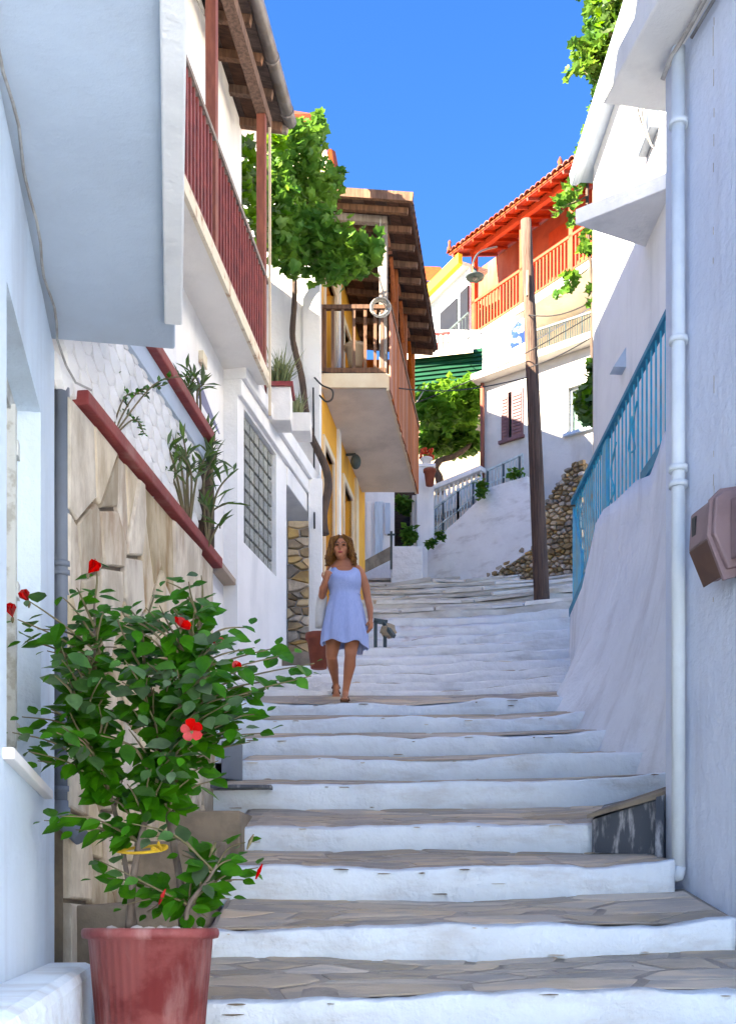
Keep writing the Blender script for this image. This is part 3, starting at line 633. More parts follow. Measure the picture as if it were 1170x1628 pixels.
# stone pillar, planter box, white strip
sp = thing('stone_pillar', P(472, 1040, 14.7), 'brown rubble stone pillar in the porch behind the walking woman', 'pillar')
pa, pb = P(456, 1045, 14.6), P(492, 828, 14.6)
MB().box((pa.x+.02, 14.62, pa.z-.3), (pb.x-.02, 15.0, pb.z)).build('core', 'mortar', sp)
stones(sp, 'stone', pb.x-pa.x, pb.z-pa.z+.2, 34, lambda u, v, h: Vector((pa.x+u, 14.62-h, pa.z-.2+v)), 'rubble', .05, .012, 21, ax=.6, ay=1)
mb = MB(); a = P(425, 1085, 14.1); b = P(502, 1036, 14.1); mb.box((a.x, 14.1, a.z-.2), (b.x, 14.6, b.z)); 
tag(mb.build('stone_bench', 'concrete', bevel=.015), 'grey stone block at the foot of the brown stone pillar', 'block')
mb = MB(); a = P(490, 1030, 15.2); b = P(512, 760, 15.2); mb.box((a.x, 15.2, a.z-.5), (b.x, 15.4, b.z)); 
tag(mb.build('pier', 'plaster', bevel=.01), 'narrow white plastered pier between stone pillar and ochre house', 'pier')
def clay_pot(px, py, d, r, h, label, m='terracotta', group=None):
    p = P(px, py, d); t = thing('flower_pot', p, label, 'flower pot', group)
    MB().lathe(p, [(r*.62, 0), (r*.9, h*.82), (r*1.05, h*.83), (r*1.05, h), (r*.92, h), (r*.9, h*.9)], 16).build('pot', m, t)
    return t, p+Vector((0, 0, h*.9))
clay_pot(507, 1063, 12.2, .14, .37, 'tall dark red clay pot standing behind the woman')
# railing block behind her, right of the dress
mb = MB(); a = P(596, 1030, 15.6); b = P(612, 985, 15.6)
for x_, z_ in ((597, 988), (612, 990)): mb.bar(P(x_, 1030, 15.6), P(x_, z_, 15.6), .05, .05)
mb.bar(P(594, 987, 15.6), P(616, 990, 15.6), .05, .06); mb.bar(P(610, 990, 15.6), P(626, 1012, 15.4), .05, .05)
tag(mb.build('stair_rail', 'iron'), 'short dark metal handrail beside the woman on the white steps', 'handrail')
rs = thing('rock', P(618, 1015, 15.5), 'brown rough rock beside the short metal handrail', 'rock')
MB().ball(P(617, 1003, 15.6), (.11, .12, .10), jit=.15, sm=False).build('stone', 'rubble', rs)
# planters on the annex roof
def planter(px0, px1, y0, y1, d, label, rim):
    a = P(px0, y0, d); b = P(px1, y1, d); t = thing('planter', ((a.x+b.x)/2, d, a.z), label, 'planter')
    MB().box((a.x, d, a.z), (b.x, d+.35, b.z)).build('trough', 'warm_plaster', t, bevel=.01)
    if rim: MB().box((a.x-.03, d-.03, b.z), (b.x+.03, d+.38, b.z+.05)).build('rim', 'red_cap', t)
    return t, Vector(((a.x+b.x)/2, d+.17, b.z+.05))
pt, pc1 = planter(424, 462, 668, 614, 13.4, 'white masonry planter with a red rim on the annex roof', True)
pt2, pc2 = planter(448, 494, 685, 655, 14.6, 'low white planter farther along the annex roof', False)
def grassy(name, c, n, hgt, spread, label, m='grass', cat='plant'):
    mb = MB()
    for _ in range(n):
        q = R.uniform(0, 6.28); l = hgt*R.uniform(.5, 1.1); s_ = spread*R.uniform(.2, 1); b = Vector(c)+Vector((R.uniform(-.5, .5)*spread*.6, R.uniform(-.1, .1), 0))
        d_ = Vector((math.cos(q), math.sin(q), 0)); w_ = d_.cross(Vector((0, 0, 1)))*.010
        p1 = b+d_*s_*.35+Vector((0, 0, l*.6)); p2 = b+d_*s_+Vector((0, 0, l))
        mb.add([b-w_, b+w_, p1+w_, p1-w_, p2], [(0, 1, 2, 3), (3, 2, 4)])
    return tag(mb.build(name, m), label, cat)
grassy('potted_grass', pc1, 140, .42, .3, 'spiky grey-green plant growing in the red-rimmed planter')
grassy('potted_grass', pc2, 60, .25, .2, 'small tufted plant in the low white roof planter')

# ------------------------------------------------------------------ left, ochre house E with timber balcony
E = Fr((-.70, 15.8), (-.70+.147*4.4, 20.2)); uEh = lambda d: (d-15.8)/E.u.y
hE = thing('ochre_house', E.p(1, 3.3), 'ochre yellow house with white pilasters and a roofed timber balcony', 'house')
op = [(uEh(16.25), uEh(16.95), 4.3, 6.9), (uEh(17.9), uEh(18.7), 4.6, 7.0), (uEh(16.3), uEh(17.1), 7.85, 9.5), (uEh(17.9), uEh(18.8), 7.85, 9.5)]
mb = MB(); E.wall(mb, .02, E.L, 2.8, 10.3, .25, op); mb.build('wall', 'yellow', hE)
mb = MB(); mb.box((-4.2, 15.8, 2.0), (-.705, 16.05, 10.1)); mb.build('end_wall', 'plaster', hE)
mb = MB(); mb.box((-4.2, 16.06, 2.0), (-1.1, 20, 10.1)); mb.build('inner_mass', 'plaster', hE)
mb = MB(); E.box(mb, -.06, .10, 2.8, 10.1, -.2, .035); mb.build('corner_pilaster', 'plaster', hE)
for (a, b, c, d_) in op:
    f = MB()
    for (p_, q_, r_, s_) in ((a-.10, a, c, d_+.1), (b, b+.10, c, d_+.1), (a, b, d_, d_+.1)): E.box(f, p_, q_, r_, s_, -.05, .03)
    fo = f.build('window_surround', 'cream', hE)
    mb = MB(); E.box(mb, a, b, c, d_, -.15, -.12); mb.build('door_leaf', 'rustwood', fo)
mb = MB(); E.box(mb, uEh(17.3), uEh(17.5), 2.8, 10.0, 0, .04); mb.build('pilaster', 'plaster', hE)
mb = MB(); E.box(mb, uEh(19.0), uEh(19.25), 2.8, 7.5, 0, .04); mb.build('pilaster', 'cream', hE)
# gable roof glimpse above the vine
mb = MB(); mb.hexa([P(500, 290, 16), P(530, 282, 16), P(534, 285, 20), P(470, 290, 20), P(492, 235, 16), P(518, 235, 16), P(524, 245, 20), P(470, 245, 20)]); mb.build('attic', 'cream', hE)
mb = MB(); mb.bar(P(516, 225, 15.8), P(533, 290, 15.8), .9, .12, up=(1, 0, .3)) if False else mb.hexa([P(521, 236, 15.7), P(527, 236, 15.7), P(533, 240, 19), P(525, 240, 19), P(529, 285, 15.7), P(535, 285, 15.7), P(545, 300, 19), P(538, 300, 19)]); mb.build('verge_tiles', 'tile', hE)
# slab
EO = Fr((.267, 16), (.267+.147*3.85, 19.85)); uEO = lambda d: (d-16)/EO.u.y; EZ = 7.58
mb = MB(); mb.hexa([(-.66, 16.02, EZ), EO.p(0, EZ, -.01), EO.p(EO.L, EZ, -.01), (-.12, 19.85, EZ), (-.66, 16.02, EZ+.17), EO.p(0, EZ+.17, -.01), EO.p(EO.L, EZ+.17, -.01), (-.12, 19.85, EZ+.17)])
mb.build('balcony_slab', 'soffit', hE)
mb = MB(); mb.box((-.68, 15.97, EZ+.0), (.27, 16.018, EZ+.20)); EO.box(mb, 0, EO.L, EZ-.03, EZ+.20, -.008, .03); mb.build('slab_edge', 'cream', hE)
MB().box((-.1, 19.83, EZ+.17), (.80, 19.88, 9.9)).build('end_screen', 'rustwood', hE)
# wooden railing, near end
RZ = 8.75
mb = MB(); mb.box((-.66, 15.98, RZ-.05), (.25, 16.05, RZ+.01)); mb.build('handrail', 'wood', hE, bevel=.005)
mb = MB(); mb.box((-.66, 15.99, EZ+.22), (.25, 16.04, EZ+.29)); mb.build('bottom_rail', 'wood', hE)
xb = -.66
bm_ = MB(); bm_.box((-.022, -.02, 0), (.022, .02, .92)); bmm = protomesh(bm_, 'baluster', 'wood')
for i, x_ in enumerate([-.63, -.5, -.36, -.2, -.04, .10, .20]):
    inst('baluster', bmm, hE, (x_, 16.015, EZ+.25), scale=(1.8 if i == 0 else 1, 1, 1))
# posts along the outer side
for i, d in enumerate((16.05, 17.3, 18.5, 19.7)):
    mb = MB(); EO.box(mb, uEO(d)-.055, uEO(d)+.055, EZ+.2, 10.02-.0, -.11, -.0); mb.build('post', 'greywood' if i == 0 else 'rustwood', hE, bevel=.006)
# outer boards
for i in range(26):
    u0 = .0+i*(EO.L/26); mb = MB(); EO.box(mb, u0+.004, u0+EO.L/26-.006, EZ+.0-.05*R.random(), RZ-.06, .032, .055); mb.build('board', 'rustwood', hE)
mb = MB(); EO.box(mb, 0, EO.L, RZ-.055, RZ+.02, -.02, .07); mb.build('side_handrail', 'wood', hE)
for a, b in ((16.1, 17.3), (17.3, 18.5), (18.5, 19.7)):
    MB().bar(EO.p(uEO(a), 9.98, -.05), EO.p(uEO(a)+.55, 9.35, -.05) if False else EO.p(uEO(b)-.55, 9.98, -.05), .06, .10).build('top_plate', 'rustwood', hE)
    MB().bar(EO.p(uEO(b)-.05, 9.5, -.05), EO.p(uEO(b)-.45, 9.95, -.05), .05, .06).build('brace', 'rustwood', hE)
mb = MB(); mb.bar((-.7, 15.98, 10.0), (.27, 15.98, 9.93), .09, .10); mb.build('tie_beam', 'greywood', hE)
# balcony roof
ER = Fr((.56, 15.55), (.56+.147*4.1, 19.65)); uER = lambda d: (d-15.55)/ER.u.y
er = lambda n_: 9.95-n_*.16
for i in range(10):
    d = 15.7+i*.43; MB().bar(ER.p(uER(d), er(-.02)-.06, -.03), ER.p(uER(d), er(-1.25)-.06, -1.25), .06, .08).build('rafter', 'wood', hE)
for i in range(8):
    n0 = .0-i*.16; mb = MB()
    mb.hexa([ER.p(0, er(n0)-.02, n0), ER.p(ER.L, er(n0)-.02, n0), ER.p(ER.L, er(n0-.152)-.02, n0-.152), ER.p(0, er(n0-.152)-.02, n0-.152), ER.p(0, er(n0)+.005, n0), ER.p(ER.L, er(n0)+.005, n0), ER.p(ER.L, er(n0-.152)+.005, n0-.152), ER.p(0, er(n0-.152)+.005, n0-.152)])
    mb.build('roof_board', 'darkwood', hE)
tl = MB(); eu = Vector((ER.u.x, ER.u.y, 0)); en = Vector((ER.n.x, ER.n.y, 0))
def tile_mesh(eu, en, drop, r0, r1, L, m):
    t = MB(); sg = 7; vs = []
    for (n_, r_) in ((.0, r0), (-L, r1)):
        for k in range(sg+1):
            a = math.pi*k/sg; vs.append(eu*(r_*math.cos(a))+en*n_+Vector((0, 0, r_*math.sin(a)*.8-n_*drop)))
        for k in range(sg+1):
            a = math.pi*k/sg; vs.append(eu*((r_-.014)*math.cos(a))+en*n_+Vector((0, 0, (r_-.014)*math.sin(a)*.8-n_*drop)))
    K = sg+1
    for k in range(sg):
        t.add([vs[k], vs[k+1], vs[2*K+k+1], vs[2*K+k]], [(0, 1, 2, 3)], 0, True); t.add([vs[K+k], vs[K+k+1], vs[3*K+k+1], vs[3*K+k]], [(3, 2, 1, 0)], 0, True)
        t.add([vs[k], vs[k+1], vs[K+k+1], vs[K+k]], [(0, 1, 2, 3)])
    return protomesh(t, 'roof_tile', m)
tme = tile_mesh(eu, en, .16, .085, .07, .42, 'oldtile')
for r_ in range(4):
    for i in range(27):
        u = .06+i*(ER.L/27)
        inst('roof_tile', tme, hE, ER.p(u, er(-r_*.36)+.012+.012*(r_ > 0), .05-r_*.36))
mb = MB(); mb.hexa([ER.p(0, er(.02)+.007, .02), ER.p(ER.L, er(.02)+.007, .02), ER.p(ER.L, er(-1.5)+.007, -1.5), ER.p(0, er(-1.5)+.007, -1.5), ER.p(0, er(.02)+.03, .02), ER.p(ER.L, er(.02)+.03, .02), ER.p(ER.L, er(-1.5)+.03, -1.5), ER.p(0, er(-1.5)+.03, -1.5)]); mb.build('tile_bed', 'oldtile', hE)
mb = MB(); mb.bar(ER.p(-.02, er(.06)+.03, .06), ER.p(-.02, er(-1.35)+.03, -1.35), .06, .12); mb.build('verge_board', 'wood', hE)
# wall lamp under the balcony, cream pot and rope coil
q = E.px(550, 735); wl = thing('wall_lamp', E.p(q[0], q[1]), 'round dark wall lamp under the timber balcony', 'lamp')
MB().bar(E.p(q[0], q[1]+.12), E.p(q[0], q[1]+.12, .16), .03, .03).build('bracket', 'iron', wl)
MB().ball(E.p(q[0], q[1], .16), (.085, .085, .12)).build('globe', 'iron', wl)
t, top = clay_pot(565, 583, 16.5, .16, .30, 'cream round pot on the floor of the timber balcony', 'cream')
p = P(604, 491, 15.9); rc = MB()
for k in range(5):
    r_ = .10+.01*k; off = Vector((R.uniform(-.015, .015), -.015*k, R.uniform(-.01, .01)))
    rc.tube([p+off+Vector((r_*math.cos(a), .0, r_*math.sin(a))) for a in [2*math.pi*j/20 for j in range(21)]], .011, 6)
rc.tube(catmull([P(605, 345, 15.9), P(602, 400, 15.88), P(603, 440, 15.88), P(612, 474, 15.9), P(604, 477, 15.9)]), .010, 5)
tag(rc.build('rope_coil', 'rope'), 'pale coiled rope hanging on the near corner post of the timber balcony', 'rope')

# ------------------------------------------------------------------ far end of the lane, left: white gate house, pier, low wall
fg = thing('gate_house', P(600, 905, 24), 'small white house with pale blue door at the far end of the lane', 'house')
a = P(560, 930, 24); b = P(627, 770, 24)
MB().box((a.x-2, 24, a.z-1), (b.x, 27, b.z+1.0)).build('wall', 'plaster', fg)
a = P(596, 890, 23.97); b = P(608, 798, 23.97); MB().box((a.x, 23.95, a.z), (b.x, 23.99, b.z)).build('door', 'door', fg)
a = P(612, 850, 23.97); b = P(620, 800, 23.97); MB().box((a.x, 23.95, a.z), (b.x, 23.99, b.z)).build('panel', 'bay_plaster', fg)
a = P(583, 900, 23.97); b = P(590, 798, 23.97); MB().box((a.x, 23.94, a.z), (b.x, 23.99, b.z)).build('jamb', 'warm_plaster', fg)
lw = MB(); a = P(622, 915, 23); b = P(672, 868, 23); lw.box((a.x, 23, a.z-.6), (b.x, 23.3, b.z)); 
tag(lw.build('low_wall', 'white_wash', bevel=.02), 'low white wall at the turn of the lane', 'wall')
lw = MB(); lw.hexa([P(578, 912, 22), P(622, 890, 22.9), P(622, 890, 23.2), P(578, 912, 22.4), P(578, 892, 22), P(622, 868, 22.9), P(622, 868, 23.2), P(578, 892, 22.4)])
tag(lw.build('ramp_wall', 'concrete'), 'sloping grey wall leading to the gate house', 'wall')
hb = MB(); hb.bar(P(622, 905, 21.8), P(622, 845, 21.8), .045, .045); hb.bar(P(616, 850, 21.8), P(629, 850, 21.8), .03, .03)
tag(hb.build('signpost', 'iron'), 'short dark iron post in front of the low white wall', 'post')
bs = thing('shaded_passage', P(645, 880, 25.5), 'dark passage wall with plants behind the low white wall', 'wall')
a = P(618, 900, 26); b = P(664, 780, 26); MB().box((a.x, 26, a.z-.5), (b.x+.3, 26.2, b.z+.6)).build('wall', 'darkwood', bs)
def leaf_cloud(name, blobs, n, size, m, label, cat, seedv, parent=None, kind=None, flat=.35, group=None):
    rr = random.Random(seedv); mb = MB()
    tot = sum(b[5] for b in blobs)
    for (px, py, rx, ry, d, wgt) in blobs:
        for _ in range(int(n*wgt/tot)):
            while True:
                a, b_, c = rr.uniform(-1, 1), rr.uniform(-1, 1), rr.uniform(-1, 1)
                if a*a+b_*b_+c*c < 1: break
            k = rr.uniform(.75, 1.08); p = P(px+a*rx*k, py+b_*ry*k, d)+Vector((0, c*rx*d/F*1.1, 0))
            s_ = size*rr.uniform(.6, 1.25); q = rr.uniform(0, 6.28); up = Vector((math.cos(q)*.8, math.sin(q)*.8, rr.uniform(-.9, .3))).normalized()
            sd = up.cross(Vector((rr.uniform(-.4, .4), rr.uniform(-.4, .4), 1))).normalized(); nn = up.cross(sd)
            mb.add([p, p+up*s_*.45+sd*s_*.42+nn*s_*.1, p+up*s_, p+up*s_*.45-sd*s_*.42+nn*s_*.1, p+up*s_*.5], [(0, 1, 4), (1, 2, 4), (2, 3, 4), (3, 0, 4)])
    o = mb.build(name, m, parent, kind=kind)
    if not parent: tag(o, label, cat, group)
    return o
leaf_cloud('shrub', [(642, 800, 20, 12, 25, 1), (650, 850, 12, 16, 24, 1), (640, 876, 9, 8, 24, .6)], 500, .14, 'vinemass', 'green shrubs in the dark passage beside the white baluster pier', 'shrub', 3)

# ------------------------------------------------------------------ right far: white house W and red balcony house
Wf = Fr((1.208-.777*.2, 25+.629*.2), (1.208+.777*6, 25-.629*6)); 
def up_(px, py, n=0): return Wf.px(px, py, n)
hW = thing('white_house', Wf.p(up_(860, 0)[0], 6.5), 'white two-storey house with plum shutters behind the wooden pole', 'house')
uL = up_(769, 0)[0]; zc = up_(770, 612)[1]; uRr = up_(990, 0)[0]
w0 = up_(800, 700); w1 = up_(830, 616); g0_ = up_(903, 690); g1_ = up_(965, 596)
zA = (w0[1]+up_(830, 697)[1])/2; 
holes = [(w0[0], w1[0], w0[1]-.02, w1[1]), (g0_[0], g1_[0], g0_[1], g1_[1])]
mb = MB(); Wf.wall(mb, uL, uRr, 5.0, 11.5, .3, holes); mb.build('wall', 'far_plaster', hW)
mb = MB(); Wf.box(mb, uL+.02, uRr+1, 5, 11.40, -3, -.45); mb.build('inner_mass', 'far_plaster', hW)
mb = MB(); Wf.box(mb, holes[0][0], holes[0][1], holes[0][2], holes[0][3], -.2, -.15); mb.build('window_dark', 'glass', hW)
mm = (holes[0][0]+holes[0][1])/2
for a, b in ((holes[0][0]-.03, mm-.09), (mm-.01, holes[0][1]+.03)):
    mb = MB(); Wf.box(mb, a, b, holes[0][2], holes[0][3], -.02, .03); so = mb.build('shutter', 'shutter', hW)
    mb = MB()
    for k in range(12):
        z_ = holes[0][2]+.08+k*(holes[0][3]-holes[0][2]-.16)/12; Wf.box(mb, a+.03, b-.03, z_, z_+.05, .03, .045)
    mb.build('louvres', 'shutter', so)
mb = MB(); Wf.box(mb, holes[0][0]-.08, holes[0][1]+.06, holes[0][2]-.06, holes[0][2], -.02, .08); mb.build('window_sill', 'shutter', hW)
mb = MB(); Wf.box(mb, holes[1][0], holes[1][1], holes[1][2], holes[1][3], -.18, -.12); wp = mb.build('pane', 'greenglass', hW)
fm = MB(); h = holes[1]
for (a, b, c, d_) in ((h[0], h[0]+.06, h[2], h[3]), (h[1]-.06, h[1], h[2], h[3]), (h[0], h[1], h[2], h[2]+.05), (h[0], h[1], h[3]-.05, h[3]), ((h[0]+h[1])/2-.03, (h[0]+h[1])/2+.03, h[2], h[3])): Wf.box(fm, a, b, c, d_, -.12, -.07)
fm.build('window_frame', 'frame', hW)
mb = MB(); Wf.box(mb, h[0]-.08, h[1]+.06, h[2]-.06, h[2], -.02, .08); mb.build('window_sill', 'bay_plaster', hW)
# cornices
c0 = up_(765, 606)[1]; 
mb = MB(); Wf.box(mb, uL-.12, uRr, 12.60-.9, 12.72-.9, 0, .22) if False else None
za, zb_ = up_(770, 605)[1], up_(950, 543)[1]
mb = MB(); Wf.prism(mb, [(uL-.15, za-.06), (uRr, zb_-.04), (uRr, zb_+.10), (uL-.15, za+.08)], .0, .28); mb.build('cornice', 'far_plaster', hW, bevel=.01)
zt0, zt1 = up_(766, 575)[1], up_(950, 520)[1]
mb = MB(); t0 = up_(842, 0)[0]; Wf.prism(mb, [(uL, za+.08), (t0, za+.1), (t0, up_(835, 545)[1]), (uL, up_(768, 580)[1])], -.2, .05); mb.build('parapet', 'far_plaster', hW)
# upper terrace rail (thin iron) right of the pole
tr = MB(); ra = up_(850, 562); rb = up_(958, 525); ta = up_(850, 528); tb = up_(958, 492)
tr.bar(Wf.p(ta[0], ta[1], .05), Wf.p(tb[0], tb[1], .05), .03, .04)
tr.build('terrace_rail', 'iron', hW)
for i in range(30):
    f = i/29; MB().bar(Wf.p(ra[0]+(rb[0]-ra[0])*f, ra[1]+(rb[1]-ra[1])*f, .05), Wf.p(ta[0]+(tb[0]-ta[0])*f, ta[1]+(tb[1]-ta[1])*f, .05), .014 if i % 7 else .035, .014).build('rail_bar', 'iron', hW)
# terrace back wall (cream, sunlit)
mb = MB(); Wf.box(mb, uL+.15, uL+.9, 11.5, 12.35, -1.4, -1.2); mb.build('terrace_wall', 'tan', hW)
mb = MB(); Wf.box(mb, uL+.01, uRr+1.2, 11.42, 11.52, -3, -.31); mb.build('terrace_floor', 'far_plaster', hW)
# brown drainpipe on W's corner
a = up_(770, 612); b = up_(770, 790); dpn = MB(); dpn.tube([Wf.p(a[0], a[1], .08), Wf.p(b[0], b[1], .08)], .045, 8)
tag(dpn.build('drainpipe', 'brown'), 'dark brown drainpipe on the left corner of the plum-shuttered house', 'drainpipe')
# blue and white disc
p = Wf.p(up_(815, 0)[0], 0, -.35); q = up_(815, 527)[1]
uu3 = Vector((Wf.u.x, Wf.u.y, 0)); nn3 = Vector((Wf.n.x, Wf.n.y, 0)); ps = MB(); c = Vector((p.x, p.y, q*1.01))
ring = [c+uu3*.30*math.cos(t_)+Vector((0, 0, .30*math.sin(t_)))+uu3*.08*math.sin(t_) for t_ in [2*math.pi*j/18 for j in range(18)]]
ps.add([c+nn3*.1]+ring, [(0, j+1, (j+1) % 18+1) for j in range(18)]); ps.add([c-nn3*.02]+[r_-nn3*.02 for r_ in ring], [((j+1) % 18+1, j+1, 0) for j in range(18)])
pso = thing('parasol', (c.x, c.y, 11.6), 'folded blue and white flowered sunshade on the roof terrace', 'parasol')
ps.build('shade', 'bluewhite', pso); MB().tube([(c.x, c.y, 11.6), c+Vector((0, 0, -.1))], .03, 6).build('pole', 'iron', pso)

# stair ramp with railing in front of W, rubble base
rw = thing('ramp_wall', Wf.p(up_(720, 0, .5)[0], 7), 'long whitewashed stair wall rising to the right below the plum-shuttered house', 'wall')
poly = [up_(x_, y_, .5) for x_, y_ in [(666, 960), (666, 870), (684, 862), (700, 850), (728, 826), (757, 798), (762, 780), (800, 768), (838, 757), (846, 872), (800, 905), (742, 940)]]
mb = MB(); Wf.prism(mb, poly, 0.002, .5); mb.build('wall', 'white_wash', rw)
ub = [up_(x_, y_, .45) for x_, y_ in [(735, 955), (742, 938), (800, 900), (848, 864), (866, 860), (868, 960)]]
rb_ = thing('rubble_wall', Wf.p(up_(800, 0, .45)[0], 6.5), 'rough wall of brown rubble stones at the foot of the pole', 'wall')
mb = MB(); Wf.prism(mb, ub, 0.0, .42); 
ub2 = [up_(x_, y_, .45) for x_, y_ in [(866, 990), (868, 800), (885, 770), (912, 735), (930, 735), (930, 990)]]
Wf.prism(mb, ub2, .004, .42); mb.build('core', 'rubble', rb_)
allu = [p_[0] for p_ in ub+ub2]; allz = [p_[1] for p_ in ub+ub2]; u0, u1, z0_, z1_ = min(allu), max(allu), min(allz), max(allz)
stones(rb_, 'stone', u1-u0, z1_-z0_, 760, lambda u, v, h: Wf.p(u0+u, z0_+v, .41+h), 'rubble', .09, .014, 33, ax=.7, ay=1,
       keep=lambda u, v: inpoly(u0+u, z0_+v, ub) or inpoly(u0+u, z0_+v, ub2), limit=290)
# iron railing on the ramp
ir = thing('ramp_railing', Wf.p(up_(690, 0, .3)[0], 8), 'pale iron railing climbing the whitewashed stair wall', 'railing')
def seg_rail(A_, B_, n_, off):
    (xa, ta_, ba_), (xb_, tb2, bb2) = A_, B_
    pa1, pa0, pb1, pb0 = [Wf.p(*up_(x_, y_, off), off) for x_, y_ in ((xa, ta_), (xa, ba_), (xb_, tb2), (xb_, bb2))]
    MB().bar(pa1, pb1, .035, .04).build('top_rail', 'paleiron', ir)
    l1 = pa1.lerp(pa0, .62); l2 = pb1.lerp(pb0, .62); MB().bar(l1, l2, .025, .03).build('mid_rail', 'paleiron', ir)
    for i in range(n_+1):
        f = i/n_; MB().bar(pa0.lerp(pb0, f), pa1.lerp(pb1, f), .022 if i % 5 else .045, .022).build('rail_bar', 'paleiron' if i % 5 else 'iron', ir)
seg_rail((681, 816, 868), (728, 780, 832), 10, .35); seg_rail((728, 780, 832), (762, 760, 790), 7, .35); seg_rail((775, 748, 782), (831, 722, 762), 11, .35)
# balustrade with pier and pots
bal = thing('balustrade', Wf.p(up_(700, 0, -.4)[0], 9), 'white balustrade with turned balusters on the terrace edge', 'balustrade')
oB = .15
pr = [Wf.p(*up_(x_, y_, oB), oB) for x_, y_ in ((690, 778), (768, 746), (690, 822), (768, 788))]
MB().bar(pr[0], pr[1], .22, .10).build('top_rail', 'plaster', bal); MB().bar(pr[2], pr[3], .22, .12).build('base_rail', 'plaster', bal)
h_ = (pr[0]-pr[2]).length
bp_ = MB().lathe((0, 0, 0), [(.05, 0), (.05, .04), (.03, .07), (.055, .22), (.05, .3), (.025, .45), (.035, .52), (.05, .55)], 10); bpm = protomesh(bp_, 'baluster', 'plaster')
for i in range(11):
    f = (i+.5)/11; inst('baluster', bpm, bal, pr[2].lerp(pr[3], f)+Vector((0, 0, -.02)), scale=(1, 1, h_/.55))
mb = MB(); a = P(663, 870, 24.3); b = P(690, 742, 24.3); mb.box((a.x, 24.3, a.z-1.0), (b.x, 24.75, b.z)); mb.box((a.x-.03, 24.27, b.z), (b.x+.03, 24.78, b.z+.06)); mb.build('pier', 'plaster', bal)
t, top = clay_pot(683, 772, 24.0, .13, .34, 'orange-red clay pot standing against the white balustrade pier')
t, top = clay_pot(678, 738, 24.5, .13, .12, 'white bowl of red geraniums on top of the baluster pier', 'plaster')
mb = MB()
for _ in range(40):
    c = top+Vector((R.uniform(-.14, .14), R.uniform(-.1, .1), R.uniform(.02, .2))); mb.ball(c, .035, 5, 3)
g_ = mb.build('geranium_flowers', 'opetal'); tag(g_, 'small orange-red geranium blooms above the white pier', 'flowers')
leaf_cloud('ramp_shrub', [(765, 775, 8, 18, 23.2, 1), (700, 850, 4, 8, 23.4, .5), (820, 752, 14, 7, 23.0, .5), (685, 862, 7, 7, 23.4, .5)], 260, .13, 'vinemass', 'small green plants hanging over the iron ramp railing', 'plant', 8)

# terrace behind: tan wall, green sheet, pergola vine
tw = MB(); a = P(640, 810, 28.6); b = P(775, 600, 28.6); tw.box((a.x-1, 28.6, a.z-2), (b.x, 28.9, b.z)); tag(tw.build('tan_wall', 'tan'), 'tan wall in shade behind the twisted vine trunk', 'wall')
tf = MB(); a = P(655, 800, 24.9); tf.box((a.x, 24.8, 8.2), (3.2, 28.5, P(0, 790, 24.9).z)); tag(tf.build('terrace', 'warm_plaster'), 'paved terrace behind the white balustrade', 'terrace')
aw = thing('awning_house', P(715, 600, 29), 'cream balcony slab with a dark green corrugated sheet below it', 'house')
a = P(640, 628, 27.2); b = P(765, 566, 27.2); gs = MB(); k = 0
z0g, z1g = a.z, P(700, 566, 27.2).z
for r_ in range(9):
    za_, zb2 = z0g+(z1g-z0g)*r_/9, z0g+(z1g-z0g)*(r_+1)/9
    m_ = MB(); m_.hexa([(a.x, 27.2-.02, za_), (b.x, 27.2-.35, za_+.05), (b.x, 27.3, za_+.05), (a.x, 27.4, za_), (a.x, 27.2+.02, zb2-.01), (b.x, 27.2-.31, zb2+.04), (b.x, 27.3, zb2+.04), (a.x, 27.4, zb2-.01)]); m_.build('green_slat', 'green', aw)
mb = MB(); mb.hexa([P(640, 572, 27.1), P(752, 560, 26.7), P(752, 560, 29), P(640, 572, 29), P(640, 563, 27.1), P(752, 549, 26.7), P(752, 549, 29), P(640, 563, 29)]); mb.build('slab', 'cream', aw)
for i in range(16): MB().bar(P(650+i*4.2, 562-i*.3, 27.2), P(650+i*4.2, 534-i*.3, 27.2), .03, .03).build('rail_bar', 'red_cap' if i % 2 else 'plaster', aw)
MB().bar(P(648, 534, 27.2), P(716, 529, 27.2), .05, .05).build('handrail', 'red_cap', aw)
MB().box((P(650, 0, 29.5).x, 29.5, 11), (P(812, 0, 29.5).x, 30.3, 15.5)).build('wall', 'plaster', aw)
pg = thing('grapevine', P(715, 770, 25.5), 'bright green grapevine spreading over a pergola above the white balustrade', 'vine')
leaf_cloud('leaves', [(715, 632, 58, 16, 25.2, 2), (680, 640, 24, 30, 25.2, 1.2), (752, 630, 18, 36, 25.2, 1.2), (690, 655, 35, 16, 24.9, 1.2), (745, 618, 25, 22, 25, 1.2), (712, 668, 10, 22, 24.7, .5), (735, 650, 30, 18, 25.2, 1)], 1700, .20, 'farleaf', '', '', 4, parent=pg, kind='stuff')
leaf_cloud('leaves', [(715, 690, 52, 30, 26.3, 3), (690, 700, 28, 20, 26, 1), (745, 700, 22, 18, 26, 1)], 1500, .22, 'vinemass', '', '', 5, parent=pg, kind='stuff')
MB().tube(catmull([P(702, 790, 25.4), P(698, 760, 25.4), P(692, 745, 25.4), P(700, 732, 25.5), P(722, 725, 25.6), P(745, 708, 25.8), P(752, 680, 26)]), [.09]*8+[.08]*10+[.06]*10+[.05]*9, 8).build('trunk', 'bark', pg)
for a_, b_ in (((660, 690), (765, 660)), ((660, 655), (768, 640))): MB().bar(P(a_[0], a_[1], 26.6), P(b_[0], b_[1], 26.4), .06, .06).build('pergola_beam', 'wood', pg)

